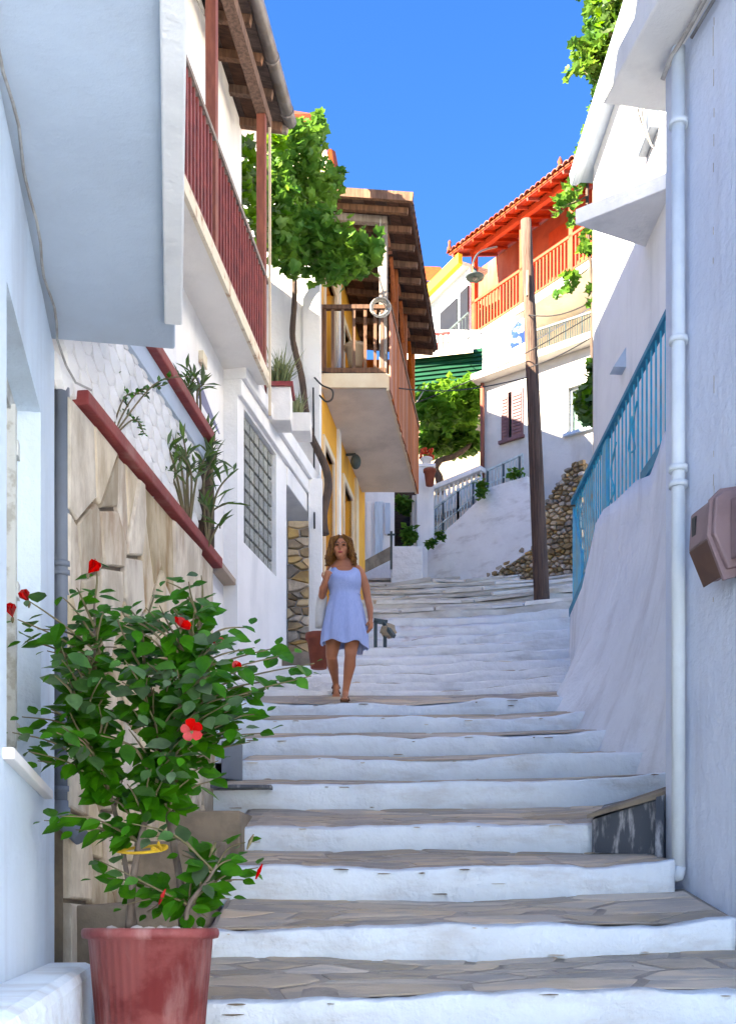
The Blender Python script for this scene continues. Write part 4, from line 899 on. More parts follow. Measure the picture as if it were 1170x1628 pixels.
# red balcony house
RH = Fr((2.80, 31.0), (4.93, 28.0)); RU = RH.L+1.6
rp = RH.px
hR = thing('red_balcony_house', RH.p(2, 12), 'sunlit house with an orange-red timber balcony and a tiled roof above the lane', 'house')
FZ = 16.10; EVZ = 18.45
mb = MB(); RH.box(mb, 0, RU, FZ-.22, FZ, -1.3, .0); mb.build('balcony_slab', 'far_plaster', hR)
wh = [(.7, 1.35, FZ+.02, 18.0), (2.3, 3.0, FZ+.02, 18.0)]
mb = MB(); RH.wall(mb, -.3, RU, 10, 18.7, .3) if False else None
wb = Fr(tuple((RH.A-RH.n*1.3)[:]), tuple((RH.A-RH.n*1.3+RH.u*RH.L)[:]))
mb = MB(); wb.wall(mb, -1.6, RU, FZ, 18.93, .3, wh); mb.build('wall', 'red_wall', hR)
mb = MB(); wb.wall(mb, 0, RU, 11.0, FZ-.23, .3); mb.build('lower_wall', 'cream', hR)
for (a, b, c, d_) in wh:
    mb = MB(); wb.box(mb, a, b, c, d_, -.12, -.08); mb.build('door', 'brown', hR)
mb = MB(); wb.box(mb, 1.75, RU, FZ+.02, 18.5, .003, .05); mb.build('red_panel', 'orange', hR)
for uu_ in (.02, 1.93, RH.L+.02, RU-.1):
    mb = MB(); RH.box(mb, uu_, uu_+.13, FZ, EVZ-.05, -.15, -.02); mb.build('post', 'orange', hR)
MBr = MB(); RH.box(MBr, 0, RU, EVZ-.13, EVZ+.02, -.12, .0); MBr.build('eave_beam', 'orange', hR)
mb = MB(); RH.box(mb, 0, RU, FZ+.88, FZ+.95, -.10, -.02); mb.build('handrail', 'orange', hR)
mb = MB(); RH.box(mb, 0, RU, FZ+.05, FZ+.10, -.09, -.03); mb.build('bottom_rail', 'orange', hR)
ru = Vector((RH.u.x, RH.u.y, 0)); rn = Vector((RH.n.x, RH.n.y, 0))
b_ = MB(); q = [ru*a+rn*c for a, c in ((-.022, -.015), (.022, -.015), (.022, .015), (-.022, .015))]; b_.hexa(q+[x_+Vector((0, 0, .82)) for x_ in q]); rbm = protomesh(b_, 'baluster', 'orange')
u = .16
while u < RU: inst('baluster', rbm, hR, RH.p(u, FZ+.08, -.06)); u += .125
# left return of the railing
for i in range(9): inst('baluster', rbm, hR, RH.p(.05, FZ+.08, -.1-i*.13))
MB().bar(RH.p(.05, FZ+.92, -.02), RH.p(.05, FZ+.92, -1.3), .07, .07).build('side_handrail', 'orange', hR)
# ceiling boards
for i in range(9):
    n0 = .42-i*.2; mb = MB(); zf = lambda n_: EVZ+.05-(n_)*.35
    mb.hexa([RH.p(-.35, zf(n0), n0), RH.p(RU, zf(n0), n0), RH.p(RU, zf(n0-.19), n0-.19), RH.p(-.35, zf(n0-.19), n0-.19), RH.p(-.35, zf(n0)+.03, n0), RH.p(RU, zf(n0)+.03, n0), RH.p(RU, zf(n0-.19)+.03, n0-.19), RH.p(-.35, zf(n0-.19)+.03, n0-.19)])
    mb.build('ceiling_board', 'orangewood', hR)
for i in range(13):
    u = -.25+i*.42; MB().bar(RH.p(u, zf(.42)-.04, .42), RH.p(u, zf(-1.2)-.04, -1.2), .05, .07).build('rafter', 'orangewood', hR)
mb = MB(); mb.hexa([RH.p(-.4, zf(.44)+.032, .44), RH.p(RU, zf(.44)+.032, .44), RH.p(RU, zf(-3)+.032, -3), RH.p(-.4, zf(-3)+.032, -3), RH.p(-.4, zf(.44)+.07, .44), RH.p(RU, zf(.44)+.07, .44), RH.p(RU, zf(-3)+.07, -3), RH.p(-.4, zf(-3)+.07, -3)]); mb.build('tile_bed', 'tile', hR)
tmr = tile_mesh(ru, rn, .35, .095, .08, .42, 'tile')
nT = 29
for r_ in range(6):
    for i in range(nT):
        u = -.33+i*((RU+.3)/nT); inst('roof_tile', tmr, hR, RH.p(u, zf(.5-r_*.36)+.085+.015*(r_ > 0), .5-r_*.36), scale=R.uniform(.95, 1.05))
mb = MB(); mb.lathe(RH.p(-.38, zf(.45)+.12, .42), [(.05, 0), (.08, .08), (.03, .2), (.05, .27), (0.01, .33)], 8); mb.build('finial', 'tile', hR)
p_ = RH.p(RH.L-.05, 0, .2); mb = MB(); mb.lathe(Vector((p_.x, p_.y, zf(.2)+.1)), [(.10, 0), (.12, .1), (.05, .22), (.07, .3), (.01, .42)], 8); mb.build('ridge_ornament', 'tile', hR)
# left wing, yellow fascia
LW = Fr((1.74-.447*1.5, 33+.894*1.5), (2.76, 31.0)); 
hL = thing('yellow_eaved_house', LW.p(1, 12), 'white house with a yellow roof edge and dark shuttered windows left of the red balcony', 'house')
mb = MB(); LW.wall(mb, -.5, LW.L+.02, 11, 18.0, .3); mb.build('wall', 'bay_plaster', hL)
mb = MB(); LW.box(mb, -.5, LW.L+.02, 18.02, 18.30, .22, .35); mb.build('fascia', 'yellowfascia', hL)
mb = MB(); LW.box(mb, -.5, LW.L+.02, 18.0, 18.1, -.6, .215); mb.build('soffit', 'soffit', hL)
for (a_, b_, c_, d_) in ((702, 728, 478, 560), (733, 746, 452, 555)):
    q0 = LW.px(a_, c_); q1 = LW.px(b_, c_); zt_ = min(q0[1], q1[1]); zb_ = LW.px((a_+b_)/2, d_)[1]
    mb = MB(); LW.box(mb, q0[0], q1[0], zb_, LW.px((a_+b_)/2, c_+8)[1], .0, .05); so = mb.build('shutter', 'dark', hL)
mb = MB(); q0 = LW.px(684, 470); mb.tube([LW.p(q0[0], 17.9, .06), LW.p(q0[0], 13, .06)], .05, 8); mb.build('downpipe', 'greypipe', hL)
lr = MB(); q0 = LW.px(682, 530, .9); q1 = LW.px(745, 515, .9); 
lr.bar(LW.p(q0[0], FZ-.25, .9), LW.p(q1[0], FZ-.25, .9), .04, .04); lr.build('handrail', 'iron', hL)
for i in range(14):
    f = i/13; MB().bar(LW.p(q0[0]+(q1[0]-q0[0])*f, FZ-1.1, .9), LW.p(q0[0]+(q1[0]-q0[0])*f, FZ-.25, .9), .02, .02).build('rail_bar', 'iron', hL)
mb = MB(); LW.box(mb, -.5, LW.L, FZ-1.2, FZ-1.1, 0, .95); mb.build('balcony_slab', 'cream', hL)
# distant tiled house
dh = thing('distant_house', P(690, 520, 42), 'cream house with a red tiled roof far up the hill above the green sheet', 'house')
a = P(630, 560, 42); b = P(712, 447, 42); MB().box((a.x, 42, a.z-6), (b.x, 46, b.z)).build('wall', 'cream', dh)
mb = MB(); mb.add([P(622, 444, 41.5), P(716, 447, 41.5), P(716, 447, 47), P(622, 444, 47), P(640, 421, 44), P(700, 424, 44)], [(0, 1, 5, 4), (1, 2, 5), (2, 3, 4, 5), (3, 0, 4), (3, 2, 1, 0)]); mb.build('roof', 'tile', dh)

# ------------------------------------------------------------------ right near: house R1
R1 = Fr((2.906+.186*4, -4), (2.906-.186*6.5, 6.5), -1); u1 = lambda d: (d+4)/R1.u.y
h1 = thing('corner_house', R1.p(u1(5), -.5), 'pale blue-white plastered house filling the right edge with a white drainpipe', 'house')
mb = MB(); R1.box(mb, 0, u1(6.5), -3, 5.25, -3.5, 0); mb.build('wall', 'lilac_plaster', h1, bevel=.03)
mb = MB(); R1.box(mb, 0, u1(6.62), 4.98, 5.12, -.05, .34) if False else R1.box(mb, 0, u1(6.75), 4.86, 5.02, -.2, .27); mb.build('eave_slab', 'plaster', h1, bevel=.012)
mb = MB(); R1.box(mb, 0, u1(6.72), 5.025, 5.3, -3.5, .2); mb.build('upper_wall', 'plaster', h1)
sk = MB(); R1.box(sk, u1(5), u1(6.5), .03, .10, .002, .03); 
# wavy crack beading
cr = MB(); x_ = R1.px(1135, 0)[0]
for i in range(26):
    z_ = 1.4+i*.15+R.uniform(-.05, .05); o_ = R.uniform(-.006, .006)
    if R.random() < .7: R1.box(cr, x_-.0015+o_, x_+.0015+o_, z_, z_+R.uniform(.02, .16), .001, .003)
cr.build('crack', 'mortar', h1)
# white drainpipe on R1
q = R1.px(1077, 700, .06)[0]
wp_ = thing('drainpipe', R1.p(q, .28), 'white painted drainpipe running down the right house beside the brown meter box', 'drainpipe')
zt_ = R1.px(1074, 95, .06)[1]; zb_ = R1.px(1085, 1390, .06)[1]
MB().tube([R1.p(q, zt_+.05, .055), R1.p(q, zb_, .055)], .037, 14).build('pipe', 'whitepipe', wp_)
MB().tube([R1.p(q, zb_+.04, .055), R1.p(q, zb_+.0, .06), R1.p(q+.03, zb_-.015, .10)], .043, 12).build('outlet', 'whitepipe', wp_)
for y_ in (545, 750, 775, 200):
    zz = R1.px(1077, y_, .06)[1]; MB().tube([R1.p(q, zz, .055), R1.p(q, zz+.03, .055)], .052, 14).build('collar', 'whitepipe', wp_)
cb = MB(); cb.tube([R1.p(u1(4.5)+0*i, 4.83, .05) for i in range(1)]+[R1.p(u1(5.9), 4.83, .05), R1.p(u1(6.15), 4.80, .06), R1.p(q, 4.74, .10), R1.p(q+.06, 4.66, .12)], .014, 6)
cb.tube([R1.p(u1(4.5), 4.80, .03), R1.p(u1(6.1), 4.78, .03)], .010, 6); tag(cb.build('conduit', 'palewire'), 'painted cables under the eave of the right house', 'cable')
# meter box
h_ = R1.px
mbx = thing('meter_box', R1.p(h_(1140, 0)[0], h_(1140, 930)[1]), 'brown plastic electricity meter box on the right wall', 'meter box')
um0 = h_(1150, 0, .12)[0]; u_a = h_(1097, 850, .16)[0]; dz = lambda y_, px=1120: h_(px, y_, .15)[1]
zt_, zm_, zb_ = dz(790), dz(862), dz(915)
prof = [(0, zb_+.02), (0, zt_+.01), (.11, zt_-.01), (.16, zt_-.05), (.17, zm_-.0), (.09, zb_-.0)]
uu0, uu1 = um0, u_a
def prismU(mb, prof, ua, ub_, mi=0):
    k = len(prof); vs = [R1.p(ua, z_, n_) for n_, z_ in prof]+[R1.p(ub_, z_, n_) for n_, z_ in prof]
    mb.add(vs, [list(range(k)), list(reversed(range(k, 2*k)))]+[(i, (i+1) % k, k+(i+1) % k, k+i) for i in range(k)], mi)
mb = MB(); prismU(mb, prof, uu0, uu1); mb.build('housing', 'meter', mbx, bevel=.01)
mb = MB(); prismU(mb, [(.175, zm_-.005), (.182, zm_-.02), (.102, zb_-.03), (.085, zb_-.01)], uu0+.04, uu1-.03); mb.build('lower_cover', 'meterdark', mbx, bevel=.004)
mb = MB(); prismU(mb, [(.0, zt_+.03), (.12, zt_+.005), (.175, zt_-.05), (.19, zm_), (.10, zb_-.05), (.0, zb_-.02)], uu0+.03, uu0+.052); mb.build('seam', 'meter', mbx, bevel=.003)
mb = MB(); R1.box(mb, uu1-.075, uu1-.035, zt_-.17, zt_-.075, .15, .1685); mb.build('peep_window', 'dark', mbx)
mb = MB(); R1.box(mb, uu0-.30, uu0-.004, zb_+.04, zt_-.06, .001, .085); mb.build('cable_housing', 'meter', mbx, bevel=.006)
MB().tube([R1.p(uu0-.1, zb_+.05, .04), R1.p(uu0-.1, zb_-.03, .04), R1.p(uu0-.06, zb_-.06, .02)], .012, 6).build('gland', 'meterdark', mbx)
# marble-faced block at the foot of the wall
mk = thing('marble_block', P(1000, 1355, 6.9), 'small ledge faced with dark streaked marble at the right end of the steps', 'ledge')
MB().hexa([P(941, 1356, 6.75), P(1043, 1360, 6.55), P(1075, 1360, 7.6), P(960, 1356, 7.6), P(941, 1304, 6.75), P(1043, 1272, 6.55), P(1043, 1262, 7.6), P(960, 1280, 7.6)]).build('facing', 'marble', mk)
MB().hexa([P(933, 1302, 6.70), P(1062, 1266, 6.50), P(1075, 1262, 7.6), P(960, 1290, 7.6), P(933, 1296, 6.70), P(1062, 1257, 6.50), P(1062, 1250, 7.6), P(960, 1284, 7.6)]).build('top_slab', 'concrete', mk)
MB().hexa([P(1040, 1425, 6.35), P(1052, 1425, 6.35), P(1064, 1418, 6.9), P(1052, 1418, 6.9), P(1043, 1268, 6.45), P(1056, 1264, 6.45), P(1064, 1262, 6.9), P(1052, 1262, 6.9)]).build('edge_slab', 'marble', mk)

# raised terrace and flared whitewashed buttress
XT = 2.46
xs_t = [(6.3, 1.74), (6.9, 1.92), (7.6, 2.05), (8.0, 2.04), (8.4, 1.90), (9.15, 1.74), (9.7, 1.68), (10.2, 1.60), (10.7, 1.50), (11.0, 1.52), (11.6, 1.70), (12.4, 2.0), (13.2, 2.28), (13.9, 2.46)]
zt_t = [(6, 4.3), (9.0, 4.15), (9.5, 4.06), (9.6, 4.0), (9.9, 3.93), (10.4, 4.08), (11.35, 4.24), (11.9, 4.36), (12.3, 4.36), (12.7, 4.12), (12.95, 4.02), (13.3, 3.95), (13.6, 3.92), (13.9, 3.86)]
mb = MB(); cols = []; dd = [6.3+i*.1 for i in range(77)]
K = 13
for d in dd:
    xs_ = lerp_tab(xs_t, d)+.02*noise.noise(Vector((d*2, 0, 3))); zt_ = lerp_tab(zt_t, d); zg = gz(d)-.1; XX = XT+.004*(d-9)
    for k in range(K):
        s_ = k/(K-1); w_ = (1-s_)**1.9
        x_ = XX-(XX-xs_)*w_+.02*noise.noise(Vector((d*1.3, s_*4, 1)))*(1-s_); cols.append((x_, d, zg+(zt_-zg)*s_))
    cols.append((XX+.22, d, zt_)); cols.append((XX+.22, d, zg))
KK = K+2
mb.add(cols, [(i*KK+k, (i+1)*KK+k, (i+1)*KK+k+1, i*KK+k+1) for i in range(len(dd)-1) for k in range(KK-1)], 0, True)
mb.add([cols[k] for k in range(KK)], [list(range(KK))]); mb.add([cols[(len(dd)-1)*KK+k] for k in range(KK)], [list(range(KK))])
bt = mb.build('terrace_wall', 'apron_wash'); tag(bt, 'flared whitewashed wall that carries the blue railing', 'wall')
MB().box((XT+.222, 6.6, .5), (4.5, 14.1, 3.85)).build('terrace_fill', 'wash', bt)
# blue railing
br = thing('blue_railing', (XT+.1, 12, 4.0), 'peeling blue metal railing on top of the flared white wall', 'railing')
RX = XT+.09; RT = 5.17
MB().bar((RX, 8.6, RT), (RX-.02, 13.95, RT+.03), .07, .05).build('handrail', 'deepblue', br)
bm2 = MB(); bm2.box((-.007, -.010, 0), (.007, .010, 1.14)); bm2m = protomesh(bm2, 'rail_bar', 'blue')
d = 9.0
while d < 13.85:
    if not 12.02 < d < 12.22: inst('rail_bar', bm2m, br, (RX-.01, d, 4.02 if d < 12.3 else 3.9), scale=(1, 1, 1 if d < 12.3 else 1.12))
    d += .165 if d < 12.1 else .12
MB().box((RX-.02, 12.03, 3.95), (RX+.02, 12.22, RT)).build('wide_post', 'skyblue', br)
MB().hexa([(RX-.03, 13.4, 3.8), (RX-.03, 13.95, 3.75), (RX, 13.95, 3.75), (RX, 13.4, 3.8), (RX-.03, 13.4, 4.4), (RX-.03, 13.95, RT-.02), (RX, 13.95, RT-.02), (RX, 13.4, 4.4)]).build('end_plate', 'skyblue', br)
MB().bar((RX-.06, 12.9, 3.98), (RX-.06, 13.95, 3.84), .03, .10).build('bottom_plate', 'deepblue', br)
MB().bar((RX-.06, 9.6, 4.03), (RX-.06, 10.3, 4.06), .03, .10).build('bottom_plate', 'deepblue', br)
for pts in ([(0, 10.6, 4.9), (0, 10.8, 4.75), (0, 10.7, 4.5), (0, 10.95, 4.6), (0, 10.8, 4.85)], [(0, 11.5, 4.9), (0, 11.75, 4.7), (0, 11.6, 4.45), (0, 11.85, 4.4)]):
    MB().tube(catmull([(RX-.03, b, c) for a, b, c in pts]), .010, 5).build('scroll', 'blue', br)

# house R2 behind the terrace
R2 = Fr((3.19-.028*8.5, 8.5), (3.19-.028*14.05, 14.05), -1); u2 = lambda d: (d-8.5)/R2.u.y
h2 = thing('eaved_house', R2.p(u2(12), 3.9), 'tall white house with a curved plaster eave behind the blue railing', 'house')
mb = MB(); R2.box(mb, 0, R2.L, 3, 9.42, -3.5, 0); mb.build('wall', 'plaster', h2, bevel=.015)
ev = MB(); pr_ = [(-.2, 9.40), (.10, 9.40), (.15, 9.36), (.22, 9.36), (.24, 9.5), (.20, 9.62), (.0, 9.72), (-.2, 9.8)]
k = len(pr_); ua_, ub_ = 0, R2.L+.3
vs = [R2.p(ua_, z_, n_) for n_, z_ in pr_]+[R2.p(ub_, z_, n_) for n_, z_ in pr_]
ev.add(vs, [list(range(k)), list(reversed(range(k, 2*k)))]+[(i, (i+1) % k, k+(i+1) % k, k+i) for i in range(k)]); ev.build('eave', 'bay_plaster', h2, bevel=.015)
mb = MB(); R2.box(mb, R2.L-.02, R2.L+.12, 5.2, 9.38, -.25, -.02); mb.build('grey_corner', 'soffit', h2)
mb = MB(); mb.hexa([R2.p(0, 9.8, -.2), R2.p(R2.L+.3, 9.8, -.2), R2.p(R2.L+.3, 9.8, -3.6), R2.p(0, 9.8, -3.6), R2.p(0, 9.88, -.2), R2.p(R2.L+.3, 9.88, -.2), R2.p(R2.L+.3, 10.9, -3.6), R2.p(0, 10.9, -3.6)]); mb.build('roof', 'tile', h2)
cn = MB(); zc_ = 7.0; c0 = Vector((2.07, 11.32)); c1 = Vector((3.30, 10.42)); c2 = Vector((3.04, 11.78))
cn.add([(c.x, c.y, zc_) for c in (c0, c1, c2)]+[(c.x, c.y, zc_+.155) for c in (c0, c1, c2)], [(0, 2, 1), (3, 4, 5), (0, 1, 4, 3), (1, 2, 5, 4), (2, 0, 3, 5)])
cn.build('canopy', 'plaster', h2, bevel=.01)
q = R2.px(992, 575); vh = MB(); vh.add([R2.p(q[0]-.09, q[1]-.1, 0), R2.p(q[0]+.09, q[1]-.1, 0), R2.p(q[0]+.09, q[1]+.12, 0), R2.p(q[0]-.09, q[1]+.12, 0), R2.p(q[0]-.09, q[1]-.1, .14), R2.p(q[0]+.09, q[1]-.1, .14)], [(0, 1, 5, 4), (4, 5, 2, 3), (0, 4, 3), (1, 2, 5), (0, 3, 2, 1)]); vh.build('vent_hood', 'bay_plaster', h2)
q = R2.px(1046, 175); eb = thing('electrical_box', R2.p(q[0], q[1]-.2), 'small grey electrical box with wires high on the white wall', 'electrical box')
mb = MB(); R2.box(mb, q[0]-.05, q[0]+.4, q[1]-.2, q[1]+.17, 0, .10); mb.build('box', 'greypipe', eb, bevel=.01)
for k in range(5): MB().tube(catmull([R2.p(q[0]+.0+.05*k, q[1]+.3, .03), R2.p(q[0]-.03+.05*k, q[1]+.1, .13+.01*k), R2.p(q[0]+.02*k, q[1]-.12, .13), R2.p(q[0]+.1, q[1]-.3, .03)]), .008, 5).build('cable', 'wire' if k % 2 else 'palewire', eb)

# chimney and the vine at upper right
ch = MB(); a = P(950, 215, 15.2); b = P(967, 160, 15.2); ch.box((a.x, 15.2, a.z-1.5), (b.x, 15.45, b.z)); ch.box((a.x-.03, 15.17, b.z), (b.x+.03, 15.48, b.z+.05)); tag(ch.build('chimney', 'soffit'), 'small grey chimney below the upper right vine', 'chimney')

# ------------------------------------------------------------------ wooden pole, street lamp, wires
pb_ = P(862, 972, 19.0); pt_ = P(836, 350, 19.0)
pole = thing('utility_pole', pb_, 'leaning weathered wooden pole in the middle distance', 'pole')
pts = [pb_+Vector((0, 0, -.3))]+[pb_.lerp(pt_, i/12)+Vector((noise.noise(Vector((i, 0, 0)))*.02, 0, 0)) for i in range(13)]
MB().tube(pts, [.135]*2+[.135-.045*i/12 for i in range(1, 13)], 16).build('shaft', 'pole', pole)
MB().bar(P(838, 430, 18.85), P(838, 470, 18.85), .03, .05).build('insulator', 'greywood', pole)
lp = P(755, 440, 24); la = thing('street_lamp', lp, 'dark saucer street lamp hanging in front of the red balcony', 'lamp')
MB().lathe(lp, [(.19, -.02), (.20, 0), (.12, .05), (.05, .09), (.04, .16)], 20).build('shade', 'iron', la)
MB().ball(lp+Vector((0, 0, -.03)), (.05, .05, .04)).build('bulb', 'gutter', la)
MB().tube(catmull([lp+Vector((0, 0, .15)), P(752, 418, 24), P(763, 400, 25), P(790, 392, 27.5)]), .02, 6).build('bracket', 'iron', la)
def wire(a, b, sag, label, r_=.009, m='wire'):
    pts = [a.lerp(b, i/16)-Vector((0, 0, sag*math.sin(math.pi*i/16))) for i in range(17)]
    tag(MB().tube(pts, r_, 5, cap=False).build('cable', m), label, 'cable')
wire(P(510, 590, 15.9), P(838, 600, 18.9), .25, 'thin black cable crossing from timber balcony to the wooden pole, lowest one')
wire(P(662, 640, 22), P(960, 490, 17), .1, 'dark cable rising to the right above the pergola vine')
wire(P(838, 500, 19), P(958, 470, 15), .12, 'thin cable from the pole to the upper right vine')
wire(P(838, 585, 19), P(958, 525, 15), .05, 'lower cable from the pole towards the blue railing')
wire(P(680, 545, 30), P(838, 490, 19), .2, 'thin cable running left from the pole below the red balcony')
wire(P(1015, 118, 11.5), P(990, 60, 13), -.1, 'short looping wire at the upper right eave', .007, 'palewire')
wire(P(290, -60, 11.5), P(345, 62, 10.6), .05, 'pale wire tied to the brown balcony post', .006, 'palewire')
wire(P(680, 610, 26), P(662, 640, 22), .0, 'pale cable end beside the timber balcony', .008, 'palewire')
tag(MB().tube(catmull([P(500, 600, 15.7), P(512, 612, 15.6), P(528, 620, 15.6), P(528, 634, 15.6), P(518, 638, 15.6), P(508, 628, 15.6)]), .012, 6).build('cable', 'wire'), 'loop of black cable dangling below the corner of the timber balcony', 'cable')
tag(MB().tube(catmull([P(498, 616, 15.68), P(499, 700, 15.68), P(500, 840, 15.1)]), .012, 6).build('cable', 'wire'), 'black cable running down the white end wall beside the vine stem', 'cable')

# ------------------------------------------------------------------ vines with real leaves
def vine_leaf_mesh(m, s=1):
    t = MB(); pr_ = [(0, 0), (.22, -.10), (.50, .05), (.42, .28), (.55, .55), (.28, .62), (0, 1.0), (-.28, .62), (-.55, .55), (-.42, .28), (-.50, .05), (-.22, -.10)]
    k = len(pr_); vs = [(0, .38, .10)]+[(a*s, b, -.10*(abs(a)*2)**1.5-.12*max(0, b-.5)) for a, b in pr_]
    t.add(vs, [(0, i+1, (i+1) % k+1) for i in range(k)]); return t
def place_leaves(parent, spots, proto, mesh_mat, name, lim=290):
    me = protomesh(proto, name, mesh_mat[0]); rest = MB(); spots.sort(key=lambda s_: s_[0].y if True else 0)
    for i, (p, e, sc) in enumerate(spots):
        if i < lim: inst(name, me, parent, p, e, sc)
        else:
            mt = Matrix.Translation(p) @ e.to_matrix().to_4x4() @ Matrix.Scale(sc, 4)
            rest.add([mt @ Vector(v) for v in proto.v], proto.f, 0, False)
    if rest.v: rest.build('leaf_mass', mesh_mat[1], parent, kind='stuff')
from mathutils import Euler
def blob_spots(blobs, n, size, rr, droop=.9):
    out = []; tot = sum(b[5] for b in blobs)
    for (px, py, rx, ry, d, wgt) in blobs:
        for _ in range(int(n*wgt/tot)):
            while True:
                a, b_, c = rr.uniform(-1, 1), rr.uniform(-1, 1), rr.uniform(-1, 1)
                if a*a+b_*b_+c*c < 1: break
            k_ = rr.uniform(1.2, 1.6) if rr.random() < .2 else 1; p = P(px+a*rx*k_, py+b_*ry*k_, d)+Vector((0, c*max(rx, 20)*d/F*1.0, 0))
            e = Euler((math.radians(rr.gauss(200, 35)), math.radians(rr.gauss(0, 30)), rr.uniform(-1.4, 1.4)+(3.14 if rr.random() < .25 else 0)))
            out.append((p, e, size*rr.uniform(.6, 1.25)))
    return out
rr = random.Random(11)
vl = thing('grapevine', P(515, 850, 15.5), 'lush grapevine with a bare twisting stem climbing between the two left balconies', 'vine')
blobs = [(460, 230, 42, 38, 14.6, 2.2), (440, 290, 30, 50, 14.4, 1.8), (445, 360, 32, 55, 14.4, 2), (490, 300, 42, 45, 15, 2.2), (500, 215, 16, 28, 15, .6), (510, 190, 6, 10, 15, .15), (525, 285, 22, 18, 15.2, .6),
         (500, 370, 42, 40, 14.8, 2.2), (545, 395, 42, 32, 14.9, 1.8), (580, 400, 26, 18, 15, .8), (530, 430, 30, 18, 14.8, .9), (565, 422, 30, 12, 14.9, .5), (410, 330, 14, 70, 13.9, .8), (385, 270, 18, 60, 13.7, .8), (372, 300, 10, 30, 13.5, .3), (440, 215, 12, 14, 14, .3), (470, 420, 30, 16, 14.8, .6)]
spots = blob_spots(blobs, 2300, .135, rr)
place_leaves(vl, spots, vine_leaf_mesh('vine'), ('vine', 'vinemass'), 'leaf')
st_ = catmull([P(517, 850, 15.4), P(514, 820, 15.4), P(522, 775, 15.4), P(518, 745, 15.4), P(505, 715, 15.4), P(494, 690, 15.5), P(486, 650, 15.6), P(480, 600, 15.7), P(470, 560, 15.7), P(465, 530, 15.7), P(468, 480, 15.7), P(467, 430, 15.6), P(455, 380, 15.4), P(470, 320, 15.2), P(470, 250, 15)])
MB().tube(st_, [.06-.03*i/len(st_)+.006*noise.noise(Vector((i*.7, 0, 0))) for i in range(len(st_))], 9).build('stem', 'bark', vl)
for b_ in blobs[::2]:
    tp = P(b_[0], b_[1], b_[4]); MB().tube(catmull([P(467, 425, 15.4), P((467+b_[0])/2+6, (425+b_[1])/2, 15.1), tp]), [.022]*6+[.015]*6+[.01], 6).build('branch', 'bark', vl)
vr = thing('grapevine', P(945, 690, 14.9), 'climbing vine beside the eave at the upper right, its crown lit yellow green', 'vine')
blobs = [(970, 20, 42, 28, 14.8, 2.6), (1000, 10, 25, 22, 14.9, 1), (965, 60, 32, 26, 14.8, 1.6), (945, 95, 24, 16, 14.9, .8), (980, 90, 18, 26, 14.9, .8), (918, 78, 12, 6, 14.8, .16), (908, 115, 12, 5, 14.8, .12), (935, 108, 18, 8, 14.8, .3), (962, 130, 16, 20, 14.9, .5), (948, 160, 8, 12, 14.9, .2),
         (938, 235, 14, 32, 14.8, .9), (928, 270, 14, 20, 14.9, .5), (945, 205, 8, 22, 14.9, .4), (900, 310, 22, 14, 15, .3), (885, 330, 10, 12, 15, .12), (915, 340, 10, 14, 15, .15), (932, 390, 8, 22, 14.9, .3), (905, 445, 12, 10, 14.9, .18), (890, 465, 8, 6, 14.9, .08),
         (944, 470, 8, 20, 14.9, .25), (950, 590, 14, 22, 14.6, .9), (937, 640, 22, 32, 14.6, 1.6), (945, 665, 14, 14, 14.6, .4)]
place_leaves(vr, blob_spots(blobs, 1500, .125, rr), vine_leaf_mesh('vine'), ('vine', 'vinemass'), 'leaf')
MB().tube(catmull([P(946, 760, 14.7), P(945, 660, 14.7), P(941, 560, 14.8), P(942, 470, 14.85), P(936, 380, 14.9), P(934, 290, 14.95), P(948, 200, 15), P(964, 150, 15), P(968, 80, 15)]), .022, 7).build('stem', 'bark', vr)
for b_ in blobs[5:7]+blobs[13:18]:
    MB().tube(catmull([P(936, min(max(b_[1]-20, 120), 470), 14.95), P((936+b_[0])/2, b_[1]-8, 14.95), P(b_[0]-6, b_[1], b_[4])]), .010, 5).build('tendril', 'stem', vr)

# oleander and other plants on the slate-clad wall
def strap_plant(name, base, tips, label, lf=.16, wd=.014, n=9, m='spiky', stemr=.007, cat='plant'):
    t = thing(name, base, label, cat)
    lm = MB(); lm.add([(0, 0, 0), (wd/lf*.8, .35, .04), (wd/lf, .55, .05), (0, 1, -.02), (-wd/lf, .55, .05), (-wd/lf*.8, .35, .04), (0, .5, .0)], [(0, 1, 6), (1, 2, 6), (2, 3, 6), (3, 4, 6), (4, 5, 6), (5, 0, 6)])
    me = protomesh(lm, 'leaf', m)
    for tp in tips:
        tp = Vector(tp); mid = Vector(base).lerp(tp, .55)+Vector((R.uniform(-.06, .06), R.uniform(-.06, .06), .08))
        c = catmull([base, mid, tp], 8); MB().tube(c, [stemr*(1.4-.9*i/len(c)) for i in range(len(c))], 5).build('stem', 'stem', t)
        for k in range(n):
            i = int(len(c)*(.45+.55*k/n)); i = min(i, len(c)-1); d_ = (c[i]-c[max(i-1, 0)]).normalized()
            v_ = (d_*.6+Vector((R.uniform(-1, 1), R.uniform(-1, 1), R.uniform(-.4, .8)))).normalized()
            inst('leaf', me, t, c[i], v_.to_track_quat('Y', 'Z').to_euler(), lf*R.uniform(.6, 1.2))
    return t
strap_plant('oleander', P(300, 850, 7.0), [P(245, 655, 6.6), P(262, 700, 6.6), P(290, 690, 6.8), P(262, 745, 6.6), P(310, 740, 6.8), P(285, 720, 6.7), P(330, 720, 7)], 'leafy oleander growing behind the red coping', .11, n=12)
strap_plant('oleander', P(330, 870, 7.3), [P(378, 745, 7.3), P(350, 840, 7.3), P(345, 720, 7.3), P(320, 800, 7.2), P(362, 800, 7.3)], 'thin oleander shoots reaching over the end of the red coping', .15, n=7)
